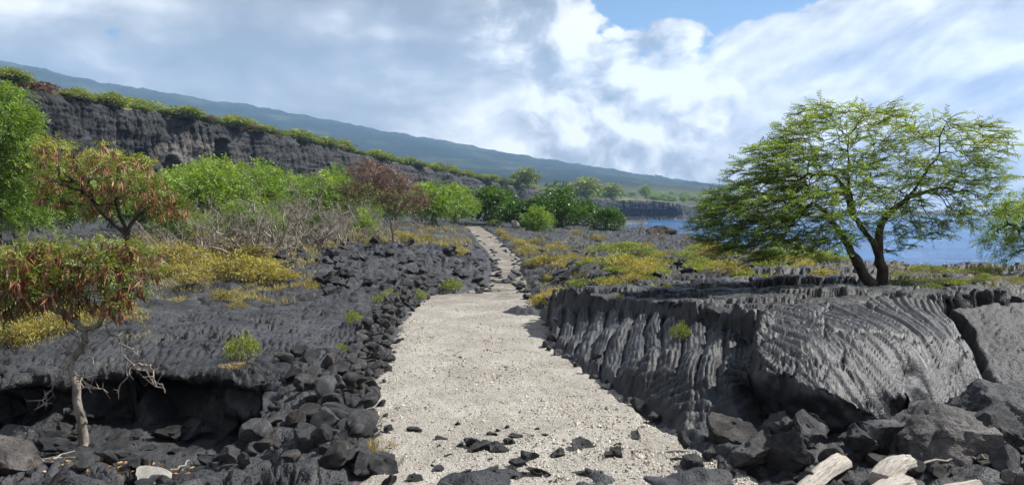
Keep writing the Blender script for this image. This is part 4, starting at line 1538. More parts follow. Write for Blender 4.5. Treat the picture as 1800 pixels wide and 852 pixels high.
def lobed_tree(name, base, lobes, chains, mats, label, cat, seed, leafspec, podspec=None, tip=.004, root_r=.06, npts=700, step=.10, dk=.15, di=.7, group=None, bark='bark_dark', dens=2, keep=1.0, tintf=None):
    """generic small tree: lobes [(centre, radii)], chains of limb points, all world coordinates"""
    r = np.random.RandomState(seed)
    o = np.array(base, float)
    root = empty(name, tuple(o))
    chs = []
    for c in chains:
        out = []
        c = [np.array(p, float) for p in c]
        for A, B in zip(c[:-1], c[1:]):
            k = max(2, int(np.linalg.norm(B - A) / step))
            out += [A + (B - A) * j / k + r.normal(size=3) * step * .12 for j in range(k)]
        out.append(c[-1])
        chs.append(out)
    pts, _ = blob_points(lobes, npts, r, .4)
    P, par = colonize(chs, pts, step=step, di=di, dk=dk, iters=110, r=r, jit=.3)
    rad = wood(P, par, tip, 2.25, root_r=root_r)
    k0 = 0
    for ci, c in enumerate(chs):
        m_ = len(c)
        f_ = np.linspace(1.0, .42, m_) if ci == 0 else np.linspace(.55, .25, m_)
        rad[k0:k0 + m_] = np.maximum(rad[k0:k0 + m_] * .6, root_r * f_)
        k0 += m_
    V, q = branch_mesh(P, par, rad, 6)
    link('trunk', mesh_from('trunk', V - o, q, M[bark]), root)
    thin = np.nonzero((rad < tip * 2.0) & (par >= 0))[0]
    d = unit(P[thin] - P[par[thin]])
    if leafspec:
        nl, ln, L, Wd, mat = leafspec
        C = np.repeat(P[thin], dens, 0); Dd = unit(np.repeat(d, dens, 0) * .5 + r.normal(size=(len(thin) * dens, 3)) * .6 + np.array([0, 0, .12]))
        kp = r.rand(len(C)) < keep
        C, Dd = C[kp], Dd[kp]
        zlo, zhi = P[:, 2].min(), P[:, 2].max()
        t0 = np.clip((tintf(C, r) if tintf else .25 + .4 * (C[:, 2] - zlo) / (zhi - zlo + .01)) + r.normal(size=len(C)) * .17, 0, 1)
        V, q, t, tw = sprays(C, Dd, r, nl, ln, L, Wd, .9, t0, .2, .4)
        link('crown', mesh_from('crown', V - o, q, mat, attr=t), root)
    if podspec:
        frac, cnt, L, Wd, mat, cond = podspec
        sel = thin[(r.rand(len(thin)) < frac)]
        if cond is not None:
            sel = sel[cond(P[sel])]
        C = np.repeat(P[sel], cnt, 0) + r.normal(size=(len(sel) * cnt, 3)) * .035
        D = unit(r.normal(size=C.shape) * .33 + np.array([0, 0, -1.]))
        V, q = leaves(C, D, L * r.uniform(.7, 1.2, len(C)), Wd * r.uniform(.8, 1.2, len(C)), r, 0, unit(r.normal(size=C.shape) * np.array([1, 1, .2])))
        t = np.repeat(np.clip(np.repeat(r.rand(len(sel)), cnt) * .6 + r.rand(len(C)) * .4, 0, 1), 4)
        link('seed_pods', mesh_from('seed_pods', V - o, q, mat, attr=t), root)
    tag(root, label, cat, group)
    return root


def lob_px(lst, D):
    s = D / F
    return [(np.array(WD(px, py, D + dd)), (rx * s, ry, rz * s)) for px, py, dd, rx, rz, ry in lst]


def near_trees():
    # foreground tree rising out of the hollow
    D = W(150, 768, -.62)[1]
    A = lambda px, py, dd=0: WD(px, py, D + dd)
    b = list(A(150, 770)); b[2] = gz(b[0], b[1]) - .03
    lobes = lob_px([(40, 460, 0, 60, 45, .5), (110, 455, .1, 60, 40, .55), (190, 455, 0, 60, 40, .5), (70, 500, -.1, 70, 32, .5), (150, 500, 0, 60, 30, .45), (235, 465, .1, 40, 40, .4), (215, 520, -.1, 35, 28, .35), (-30, 480, .1, 60, 60, .5), (30, 530, .1, 40, 22, .4)], D)
    chains = [[b, A(140, 720), A(130, 665), A(122, 640), A(150, 600), A(148, 580), A(175, 572), A(185, 548), A(180, 510)],
              [A(148, 580), A(120, 555, .1), A(70, 530, .1), A(20, 510)], [A(185, 548), A(215, 520), A(240, 490)]]
    lobed_tree('koa_haole_tree', b, lobes, chains, None, 'small tree with red-brown seed pods rising from the dark hollow beside the ledge', 'tree', 21,
               (12, .20, .055, .017, M['ygreen']), (.6, 10, .17, .030, M['pod'], None), .0035, .062, 900, .075, .11, .6, bark='bark_grey', dens=3, keep=.9,
               tintf=lambda C, r: .10 + .35 * np.clip((C[:, 2] - 1.0) / 1.0, 0, 1) + .3 * r.rand(len(C)))
    # bare twigs on its stem
    r = np.random.RandomState(8)
    segs = []
    for (p, q_) in [((185, 570), (235, 640)), ((235, 640), (290, 690)), ((235, 640), (205, 690)), ((150, 600), (95, 615)), ((122, 640), (85, 690)), ((135, 665), (190, 690)), ((235, 640), (265, 640)), ((265, 640), (275, 680)), ((128, 650), (160, 690)), ((150, 610), (110, 570)), ((210, 605), (245, 625)), ((85, 690), (60, 720)), ((145, 600), (165, 640))]:
        a_, b_ = np.array(A(*p, -.05)), np.array(A(*q_, -.05 + r.uniform(-.2, .2)))
        k = 6
        pts = [a_ + (b_ - a_) * j / k + r.normal(size=3) * .02 * (0 < j < k) for j in range(k + 1)]
        segs += [(pts[j], pts[j + 1], .012 * (1 - .09 * j), .012 * (1 - .09 * (j + 1))) for j in range(k)]
        for j in range(1, k):
            for _ in range(2):
                e = pts[j] + r.normal(size=3) * np.array([.10, .06, .08])
                segs.append((pts[j], e, .005, .002))
    sg = (np.array([s[0] for s in segs]), np.array([s[1] for s in segs]), np.array([s[2] for s in segs]), np.array([s[3] for s in segs]))
    V, q = tubes(sg, 5)
    t = bpy.data.objects['koa_haole_tree']
    link('dead_branches', mesh_from('dead_branches', V - np.array(b), q, M['bark_dead']), t)
    # short bare trunk behind it
    # brown-podded tree behind
    D2 = 16.0
    A = lambda px, py, dd=0: WD(px, py, D2 + dd)
    b = list(A(222, 520)); b[2] = gz(b[0], b[1]) - .03
    lobes = lob_px([(110, 290, 0, 60, 40, .7), (180, 290, .2, 60, 40, .8), (240, 300, 0, 55, 35, .7), (100, 335, -.1, 55, 38, .7), (160, 350, 0, 60, 38, .7), (270, 345, 0, 55, 30, .7), (300, 370, .1, 40, 25, .6), (215, 330, -.3, 60, 35, .5), (90, 255, .1, 35, 20, .5)], D2)
    chains = [[b, A(224, 460), A(222, 410), A(205, 395), A(180, 375), A(160, 350)], [A(222, 410), A(240, 380), A(265, 365), A(290, 360)], [A(222, 410), A(212, 380, -.2), A(200, 340, -.2)]]
    zt = WD(150, 305, D2)[2]
    lobed_tree('koa_haole_tree', b, lobes, chains, None, 'tree hung with masses of dark brown pods under yellow-green leaf tops, behind the hollow', 'tree', 33,
               (10, .22, .07, .022, M['ygreen']), (.42, 9, .19, .030, M['pod'], None), .005, .085, 800, .10, .15, .7, dens=3, keep=.75,
               tintf=lambda C, r: .1 + .75 * np.clip((C[:, 2] - zt + .4) / .8, 0, 1))
    # brown-leaved tree by the clinker ridge
    x, y, z = W(693, 434, .72)
    D3 = y
    A = lambda px, py, dd=0: WD(px, py, D3 + dd)
    b = [x, y, gz(x, y) - .05]
    lobes = lob_px([(650, 300, 0, 42, 22, 1.0), (640, 335, .2, 48, 25, 1.0), (690, 320, 0, 45, 22, 1.0), (720, 345, -.2, 40, 20, .9), (725, 360, .2, 35, 16, .8), (615, 330, 0, 24, 18, .7), (680, 350, .3, 40, 18, .9)], D3)
    chains = [[b, A(690, 405), A(686, 385), A(676, 365), A(665, 345), A(655, 320)], [A(686, 385), A(705, 368), A(720, 350)]]
    lobed_tree('brown_leaved_tree', b, lobes, chains, None, 'slender tree with an umbrella crown of dead red-brown leaves beside the lava ridge', 'tree', 41,
               (8, .30, .11, .032, M['brownleaf']), None, .010, .065, 750, .16, .22, 1.1, dens=3, keep=.8, bark='bark_grey')
    # tree at the right edge of the frame
    D4 = W(1800, 484, .93)[1]
    A = lambda px, py, dd=0: WD(px, py, D4 + dd)
    b = list(A(1850, 484)); b[2] = gz(b[0], b[1]) - .03
    lobes = lob_px([(1800, 385, 0, 55, 35, .9), (1760, 425, .1, 40, 26, .7), (1830, 420, 0, 60, 40, .9), (1860, 370, .2, 60, 40, .9), (1780, 360, .2, 35, 22, .6), (1900, 420, 0, 60, 50, .9)], D4)
    chains = [[b, A(1845, 455), A(1830, 425), A(1800, 400)], [A(1845, 455), A(1870, 410), A(1880, 380)]]
    lobed_tree('kiawe_tree', b, lobes, chains, None, 'leafy kiawe tree cut off by the frame edge beyond the large spreading tree', 'tree', 55,
               (11, .24, .065, .018, M['kiawe']), None, .005, .08, 900, .11, .15, .8, dens=3,
               tintf=lambda C, r: .42 + .3 * np.clip((C[:, 2] - 1.3) / 1.0, 0, 1))
    # tall fresh-green tree at the left edge
    D5 = 24.0
    A = lambda px, py, dd=0: WD(px, py, D5 + dd)
    b = list(A(-10, 440)); b[2] = gz(b[0], b[1]) - .03
    lobes = lob_px([(10, 175, 0, 35, 30, 1.0), (-30, 220, .2, 60, 50, 1.2), (25, 215, -.2, 45, 40, 1.0), (40, 265, 0, 45, 35, 1.0), (-20, 290, .2, 60, 45, 1.2), (20, 320, 0, 50, 35, 1.0), (-60, 170, 0, 60, 40, 1.0), (10, 365, -.2, 45, 30, .9)], D5)
    chains = [[b, A(0, 390), A(5, 330), A(10, 260), A(5, 210)], [A(5, 330), A(30, 290), A(40, 260)], [A(5, 330), A(-30, 280), A(-30, 220)]]
    lobed_tree('koa_haole_tree', b, lobes, chains, None, 'tall fresh-green feathery tree at the frame edge before the black cliff', 'tree', 61,
               (11, .36, .12, .035, M['koa']), None, .006, .09, 1300, .15, .2, 1.1, dens=4)


near_trees()


# ---- shrub prototypes (shared by copies)
def shrub_proto(seed, n, mat, L, Wd, h, w, nb=7, spray=None, stems=7, bark='bark_grey', flat=1.0, name='bush'):
    """a bush about w wide and h high, standing on the origin"""
    r = np.random.RandomState(seed)
    blobs = []
    for i in range(nb):
        a = r.uniform(0, 6.28); rr = r.uniform(.0, .36) * w
        hz = r.uniform(.38, .78) * h
        s = r.uniform(.10, .24)
        blobs.append((np.array([rr * math.cos(a), rr * math.sin(a), hz * (1 - .35 * rr / (.36 * w))]), (s * w, s * w, s * h * .95)))
    blobs.append((np.array([0, 0, .33 * h]), (.42 * w, .42 * w, .26 * h)))
    C, d = blob_points(blobs, n, r, .6)
    C[:, 2] = np.maximum(C[:, 2], .04 * h)
    D = unit(d * .7 + r.normal(size=C.shape) * .6 + np.array([0, 0, .25]))
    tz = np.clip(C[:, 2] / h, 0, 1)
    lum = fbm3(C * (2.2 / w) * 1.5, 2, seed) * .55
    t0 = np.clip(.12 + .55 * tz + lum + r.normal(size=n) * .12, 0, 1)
    if spray:
        nl, ln = spray
        V, q, t, _ = sprays(C, D, r, nl, ln, L, Wd, .9, t0, .15, .4)
    else:
        V, q = leaves(C, D, L * r.uniform(.7, 1.25, n), Wd * r.uniform(.8, 1.2, n), r, .15)
        t = np.repeat(t0, 4)
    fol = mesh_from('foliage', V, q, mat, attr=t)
    a, b, ra, rb = [], [], [], []
    for i in range(stems):
        e = blobs[i % len(blobs)][0]
        p = np.array([r.normal() * .06 * w, r.normal() * .06 * w, -.05 * h])
        k = 5
        for j in range(k):
            t_ = (j + 1) / k
            nx = p * (1 - t_) * .0 + np.array([e[0] * t_ ** 1.4, e[1] * t_ ** 1.4, e[2] * t_]) + r.normal(size=3) * .03 * w
            a.append(p); b.append(nx); ra.append(.016 * h * (1 - .17 * j)); rb.append(.016 * h * (1 - .17 * (j + 1)))
            if j > 1:
                for _ in range(3):
                    e2 = nx + r.normal(size=3) * np.array([.16 * w, .16 * w, .10 * h])
                    a.append(nx); b.append(e2); ra.append(.006 * h); rb.append(.002 * h)
            p = nx
    V, q = tubes((np.array(a), np.array(b), np.array(ra), np.array(rb)), 4)
    st = mesh_from('stems', V, q, M[bark])
    return fol, st


def dead_proto(seed, h, w, n0=9, mat='bark_dead'):
    r = np.random.RandomState(seed)
    a, b, ra, rb = [], [], [], []

    def grow(p, d, L, rad, lev):
        k = 3
        for j in range(k):
            d = unit(d + r.normal(size=3) * .28 + np.array([0, 0, .03]))
            q = p + d * L / k
            a.append(p); b.append(q); ra.append(rad); rb.append(rad * .85)
            rad *= .85
            p = q
            if lev < 4:
                for _ in range(1 if r.rand() < .65 else 2):
                    grow(p, unit(d + r.normal(size=3) * .75), L * r.uniform(.5, .72), rad * .62, lev + 1)
    for i in range(n0):
        an = r.uniform(0, 6.28)
        p = np.array([math.cos(an), math.sin(an), 0]) * r.uniform(0, .22) * w
        grow(p, unit(np.array([math.cos(an) * .6, math.sin(an) * .6, 1.0])), h * r.uniform(.35, .55), .017 * h, 1)
    V, q = tubes((np.array(a), np.array(b), np.array(ra), np.array(rb)), 3)
    return mesh_from('branches', V, q, M[mat])


def plant(name, parts, loc, rz, sc, label, cat, group=None):
    root = empty(name, loc, rz, sc)
    for nm, me in parts:
        link(nm, me, root)
    tag(root, label, cat, group)
    return root


ORD = ('first second third fourth fifth sixth seventh eighth ninth tenth eleventh twelfth thirteenth fourteenth fifteenth sixteenth seventeenth eighteenth nineteenth twentieth '
       'twenty-first twenty-second twenty-third twenty-fourth twenty-fifth').split()


def nth(items, key):
    """rank of each item along the frame from the left, as a word"""
    o = sorted(range(len(items)), key=lambda i: key(items[i]))
    out = [None] * len(items)
    for r_, i in enumerate(o):
        out[i] = ORD[r_]
    return out


def bushes():
    koa = [shrub_proto(70 + i, 950, M['koa'], .15, .055, 2.6, 3.2, 15, (7, .36)) for i in range(6)]
    noni = [shrub_proto(90 + i, 2300, M['noni'], .26, .15, 3.6, 4.2, 8) for i in range(3)]
    ctop = [shrub_proto(110 + i, 1500, M['clifftop'], .42, .15, 2.6, 4.6, 9, None, 5) for i in range(4)]
    cbrown = [shrub_proto(130 + i, 900, M['brownleaf'], .40, .13, 1.8, 4.0, 7, None, 5) for i in range(2)]
    dead = [dead_proto(150 + i, 2.0, 2.4) for i in range(4)]
    yel = [shrub_proto(170 + i, 800, M['yellow'], .075, .026, .55, 1.2, 7, None, 6) for i in range(3)]
    ygr = [shrub_proto(180 + i, 700, M['ygreen'], .075, .028, .42, 1.2, 7, None, 5) for i in range(3)]
    mats = [shrub_proto(190 + i, 900, M['ygreen'], .06, .03, .16, 1.1, 9, None, 3) for i in range(2)]

    def F2(p): return [('foliage', p[0]), ('stems', p[1])]
    k = 0

    def put(lst, px, py, z, hpx, H, nm, lab, cat, grp, D=None, wide=1.0):
        nonlocal k
        p = lst[k % len(lst)]; k += 1
        if D is None:
            x, y, _ = W(px, py, z)
            zz = gz(x, y)
        else:
            x, y, zz = WD(px, py, D)
        s = hpx * y / F / H
        plant(nm, F2(p), (x, y, zz - .02), random.uniform(0, 6.28), (s * wide * random.uniform(.85, 1.2), s * wide * random.uniform(.85, 1.2), s * random.uniform(.88, 1.15)), lab, cat, grp)
    # thicket under the cliff
    g = 'green bushes of the thicket under the black cliff'
    lab = 'bright green feathery bush in the thicket below the black cliff'
    TH = [(300, 425, 31, 75), (355, 430, 30, 62), (470, 428, 31, 70), (560, 425, 33, 62), (410, 425, 33, 80), (640, 420, 38, 50), (330, 400, 42, 130), (390, 405, 40, 135), (455, 400, 44, 125), (510, 395, 48, 105), (560, 395, 50, 110), (600, 398, 52, 90), (300, 395, 46, 115), (420, 385, 58, 110), (530, 380, 62, 90),
                         (360, 385, 60, 115), (480, 380, 64, 100), (250, 400, 45, 100), (60, 400, 34, 120), (120, 395, 36, 120), (30, 410, 30, 120), (640, 392, 58, 75), (690, 388, 66, 60), (200, 395, 40, 100), (590, 375, 75, 80), (0, 380, 45, 150), (-60, 390, 36, 160)]
    fr = [t for t in TH if t[2] < 49]; bk = [t for t in TH if t[2] >= 49]
    for row, txt in ((fr, 'front'), (bk, 'rear')):
        for (px, py, D, hp), w_ in zip(row, nth(row, lambda t: t[0])):
            put(koa, px, py, 0, hp, 2.6, 'koa_haole_bush', '%s bright green bush from the left, %s row of the thicket under the cliff' % (w_, txt), 'bush', g, D, 1.0)
    L4 = [(765, 390, 62, 78), (800, 388, 66, 72), (745, 385, 72, 70), (815, 380, 80, 60)]
    for (px, py, D, hp), w_ in zip(L4, nth(L4, lambda t: t[0])):
        put(koa, px, py, 0, hp, 2.6, 'koa_haole_bush', '%s light green bush rightwards from the brown tree, before the dark shoreline bushes' % w_, 'bush', 'light green bushes beside the brown tree', D)
    for i, (px, py, D, hp, lab) in enumerate([
            (860, 393, 74, 62, 'dark green broad-leaved bush nearest the end of the narrow path'), (925, 405, 68, 70, 'dark green broad-leaved bush behind the white upright stone'),
            (985, 403, 70, 66, 'dark green bush in the middle of the shoreline clump'), (1065, 411, 66, 56, 'round dark green bush at the seaward end of the clump, next to the bay'),
            (1015, 395, 80, 55, 'dark green bush set back behind the shoreline clump'), (890, 392, 84, 60, 'dark green bush set back behind the white stone')]):
        put(noni, px, py, 0, hp * 1.2, 3.6, 'broad_leaved_bush', lab, 'bush', 'dark green bushes along the shore', D, 1.15 if i != 3 else .92)
    put(koa, 945, 407, 0, 52, 2.6, 'koa_haole_bush', 'grey-green thin bush in front of the dark shoreline clump', 'bush', None, 60, 1.0)
    # dead grey thicket
    DB = [(330, 440, 27, 95), (390, 445, 26, 120), (450, 448, 25.5, 130), (500, 445, 27, 115), (545, 440, 29, 100), (590, 435, 31, 85), (290, 430, 28, 90), (425, 430, 32, 110), (520, 425, 35, 90), (360, 425, 33, 100),
                                        (640, 425, 36, 60), (230, 435, 25, 80), (150, 432, 27, 70), (90, 430, 25, 80), (30, 425, 24, 90), (345, 400, 41, 120), (430, 400, 43, 125), (500, 398, 45, 110), (565, 396, 47, 100), (620, 398, 50, 80), (735, 405, 52, 35), (600, 412, 42, 55), (480, 415, 40, 75), (690, 408, 46, 45)]
    dw = nth(DB, lambda t: t[0])
    for i, (px, py, D, hp) in enumerate(DB):
        x, y, zz = WD(px, py, D)
        zz = gz(x, y)
        s = 1.1 * hp * y / F / 2.0
        plant('dead_bush', [('branches', dead[i % 4])], (x, y, zz), random.uniform(0, 6.28), s, '%s leafless grey bush from the left in the tangle before the green thicket' % dw[i], 'dead bush', 'leafless bushes in the tangle')
    for i, (px, py, D, hp, lab) in enumerate([(1130, 425, 55, 42, 'leafless grey shrub on the shore left of the lone boulder'), (1155, 432, 48, 45, 'leafless grey shrub on the shore right below the lone boulder'), (1215, 430, 40, 50, 'leafless grey shrub under the tip of the spreading tree')]):
        x, y, zz = WD(px, py, D)
        plant('dead_bush', [('branches', dead[i % 4])], (x, y, gz(x, y)), random.uniform(0, 6.28), hp * y / F / 2.0, lab, 'dead bush')
    # cliff-top scrub
    n = 0
    for px in np.concatenate([np.arange(-40, 600, 8.5), np.arange(600, 960, 7), np.arange(960, 1060, 9)]):
        px = px + random.uniform(-6, 6)
        sk = np.interp(px, [c[0] for c in CL], _k)
        T = cliff_top(np.array([sk]))[0]
        back = random.uniform(0.5, 10.0)
        i = int(np.clip(np.searchsorted(CLIFF_S, sk), 0, len(CLIFF_S) - 1))
        x, y = T[0] - CLIFF_N[i, 0] * back, T[1] - CLIFF_N[i, 1] * back
        brown = random.random() < .16
        H = (random.choice([1.6, 2.0, 2.4, 3.0, 3.8]) * random.uniform(.85, 1.15) if not brown else random.uniform(1.0, 1.7)) * np.interp(px, [0, 500, 900], [.72, .85, 1.05])
        if 100 < px < 180: brown = random.random() < .5
        p = (cbrown if brown else ctop)[random.randrange(2 if brown else 4)]
        s = H / (1.8 if brown else 2.6)
        plant('clifftop_bush', F2(p), (x, y, T[2] + back * .05 + .1), random.uniform(0, 6.28), (s * random.uniform(1.2, 2.1), s * random.uniform(1.2, 2.1), s),
              'low red-brown bush on the rim of the black cliff' if brown else 'pale green bush on the rim of the black cliff', 'bush', 'red-brown bushes on the cliff rim' if brown else 'pale green bushes on the cliff rim')
        n += 1
    # larger trees where the cliff drops to the bay
    for px, py, D, hp, wd, lab in [(1030, 345, 400, 46, 1.2, 'broad flat-topped pale green tree on the low end of the cliff'), (925, 322, 345, 38, 1.2, 'pale green tree on the cliff above the dark bushes'), (1075, 347, 440, 36, 1.1, 'pale green tree next to the flat-topped tree on the low cliff'),
                                   (1135, 343, 560, 26, .9, 'small dark round tree standing alone behind the cliff point')]:
        x, y, zz = WD(px, py + 4, D)
        p = (koa if px == 1135 else ctop)[0]
        s = hp * y / F / 2.6
        plant('clifftop_tree', F2(p), (x, y, zz), 1.0, (s * wd * .8, s * wd * .8, s), lab, 'tree')
    for i in range(46):
        px = random.uniform(1090, 1290); D = random.uniform(560, 1100)
        py = 352 - (D - 560) / 540 * 12
        x, y, zz = WD(px, py + 3, D)
        s = random.uniform(7, 13) * y / F / 2.6
        plant('scrub_bush', F2(ctop[i % 4] if i % 3 else koa[i % 4]), (x, y, zz), i, (s * 1.1, s * 1.1, s), 'distant scrub bush on the flat land behind the cliff point', 'bush', 'scrub on the far flat land')
    # low plants on the lava
    gl = '%s yellow low shrub, counted away from the viewer, right of the narrow path'
    YR = [(960, 500, 30), (985, 503, 30), (945, 497, 22), (940, 455, 24), (965, 455, 26), (990, 462, 22), (915, 430, 16), (940, 428, 16), (890, 424, 14), (1010, 455, 18), (965, 475, 14), (930, 440, 20), (1135, 437, 16), (1150, 445, 10), (1015, 413, 10), (1050, 425, 14), (880, 418, 12), (980, 440, 18)]
    for (px, py, hp), w_ in zip(YR, nth(YR, lambda t: -t[1])):
        put(yel, px, py, .55, hp * 1.15, .55, 'low_yellow_shrub', gl % w_, 'shrub', 'yellow shrubs right of the narrow path')
    for px, py, hp in [(1085, 518, 17), (1205, 522, 22)]:
        put(yel, px, py, .8, hp, .55, 'low_yellow_shrub', 'small bright yellow-green sprig on the rim of the lava scarp' if px < 1100 else 'upright yellow-green sprig on the scarp rim before the spreading tree', 'shrub', None, None, .8)
    for i in range(112):
        px = random.uniform(1020, 1500); py = random.uniform(428, 508)
        if py < 440 and px > 1250: continue
        put((ygr if i % 5 < 3 else yel) if i % 3 else mats, px, py, .72, random.uniform(12, 28) if i % 3 else 10, .42 if i % 3 else .16, 'ground_cover_plant', 'yellow-green creeping plant on the lava plateau below the spreading tree', 'plant', 'creeping plants on the plateau', None, 1.1 if i % 3 else 1.0)
    for i in range(26):
        px = random.uniform(1560, 1810); py = random.uniform(470, 522)
        put(ygr if i % 2 else mats, px, py, .9, random.uniform(10, 24) if i % 2 else 7, .42 if i % 2 else .16, 'ground_cover_plant', 'low green plant on the plateau right of the twin trunks', 'plant', 'plants right of the twin trunks', None, 1.1)
    YS = [(310, 478, 38), (350, 482, 40), (390, 490, 40), (430, 492, 44), (470, 494, 40), (340, 500, 26), (300, 490, 26), (410, 470, 40), (450, 475, 36), (370, 465, 36), (500, 497, 22), (280, 470, 34), (390, 515, 22), (420, 525, 14), (540, 498, 20), (330, 455, 30), (250, 462, 34)]
    for (px, py, hp), w_ in zip(YS, nth(YS, lambda t: t[0])):
        put(yel, px, py, .3, hp * 1.3, .55, 'low_yellow_shrub', '%s yellow shrub from the left between the lava swirls and the dead tangle' % w_, 'shrub', 'yellow shrubs before the dead thicket')
    YP = [(20, 605, 50), (60, 600, 45), (100, 595, 40), (150, 585, 36), (-10, 580, 50), (60, 570, 40), (200, 560, 30), (120, 565, 36)]
    for (px, py, hp), w_ in zip(YP, nth(YP, lambda t: t[0])):
        put(yel, px, py, .06, hp * 1.1, .55, 'low_yellow_shrub', '%s yellow low shrub from the left on the ledge under the pod-hung tree' % w_, 'shrub', 'yellow shrubs under the pod-hung tree')
    YB = [(620, 428, 20), (660, 432, 18), (720, 425, 18), (750, 424, 18), (780, 430, 16), (640, 420, 16), (700, 418, 14), (760, 412, 10), (810, 440, 18), (580, 440, 20)]
    for (px, py, hp), w_ in zip(YB, nth(YB, lambda t: t[0])):
        put(yel, px, py, .75, hp * 1.2, .55, 'low_yellow_shrub', '%s straw-yellow low shrub from the left, on the ridge near the brown tree' % w_, 'shrub', 'yellow shrubs near the brown tree')
    for px, py, hp, lab in [(425, 640, 62, 'tall yellow-green sprig growing on the ledge of the lava swirls'), (600, 612, 28, 'small yellow-green sprig left of the stone wall'), (622, 570, 30, 'yellow-green sprig growing among the wall stones'),
                            (680, 520, 36, 'green weed at the top end of the stone wall'), (795, 496, 26, 'bright green weed on the black blocks left of the path'), (520, 445, 18, 'fresh green weed in the dead tangle'), (1195, 670, 46, 'yellow-green sprig rooted in a seam of the ropy bank'),
                            (730, 508, 24, 'small green weed where the stone wall ends'), (870, 412, 16, 'pale green tuft beside the far narrow path')]:
        put(ygr, px, py, .05 if py > 520 else .3, hp, .42, 'weed', lab, 'plant', None, None, .42 if py > 540 else .7)


bushes()


# ------------------------------------------------------------------ small things
def blades(n, w, h, seed, mat, width=.006):
    r = np.random.RandomState(seed)
    a = r.uniform(0, 6.28, n); rr = w * np.sqrt(r.rand(n)) * .5
    C = np.stack([rr * np.cos(a), rr * np.sin(a), np.zeros(n)], 1)
    D = unit(np.stack([np.cos(a) * .5, np.sin(a) * .5, np.full(n, 1.0)], 1) + r.normal(size=(n, 3)) * .3)
    V, q = leaves(C, D, h * r.uniform(.5, 1.1, n), width, r, .25)
    return mesh_from('grass_blades', V, q, mat, attr=np.repeat(r.rand(n), 4))


x, y, _ = W(662, 785, 0)
gt = link('grass_tuft', blades(700, .34, .20, 4, M['straw']), None, (x, y, gz(x, y)))
tag(gt, 'tuft of dry orange grass at the foot of the stone wall beside the path', 'grass tuft')
x, y, _ = W(420, 655, 0)
gt = link('dry_grass', blades(350, .5, .07, 5, M['straw']), None, (x, y, gz(x, y)))
tag(gt, 'thin mat of dry grass under the tall sprig on the ledge', 'grass', kind='stuff')


def dry_grass():
    """straw grass between the shrubs: left of the path and in patches on the plateau"""
    r = np.random.RandomState(77)
    px = []; py = []; zz = []
    for n, x0, x1, y0, y1, z in ((7000, 250, 560, 440, 512, .35), (2500, -20, 260, 545, 612, .06), (2600, 570, 830, 405, 436, .75), (1300, 870, 1060, 410, 505, .5), (1500, 1060, 1520, 425, 505, .7), (900, 1560, 1820, 470, 520, .9)):
        px.append(r.uniform(x0, x1, n)); py.append(r.uniform(y0, y1, n)); zz.append(np.full(n, z))
    px = np.concatenate(px); py = np.concatenate(py); zz = np.concatenate(zz)
    C = np.array([W(a, b, c) for a, b, c in zip(px, py, zz)])
    m = fbm2(C[:, 0] * .55, C[:, 1] * .55, 3, 990) + .25 * r.rand(len(C)) > .12
    m &= sdist(C[:, 0], C[:, 1], PATH_POLY) < -.1
    C = C[m]
    z, Z = ground(C[:, 0], C[:, 1])
    C[:, 2] = z
    k = (Z['sa'] < -.1) & (Z['sb'] < -.1) & (Z['sc'] < -.1) & (Z['ss'] < -.6)
    C = C[k]
    K = 5
    C = np.repeat(C, K, 0) + r.normal(size=(len(C) * K, 3)) * np.array([.05, .05, 0])
    sc = np.clip(C[:, 1] / 18, .6, 2.2)
    D = unit(r.normal(size=C.shape) * .45 + np.array([-.1, 0, 1.0]))
    V, q = leaves(C, D, .17 * sc * r.uniform(.5, 1.2, len(C)), .010 * sc, r, .3)
    t = np.repeat(r.rand(len(C)), 4)
    o = link('dry_grass', mesh_from('dry_grass', V, q, M['straw2'], attr=t))
    tag(o, 'dry straw-coloured grass growing in cracks of the lava', 'grass', kind='stuff')


dry_grass()


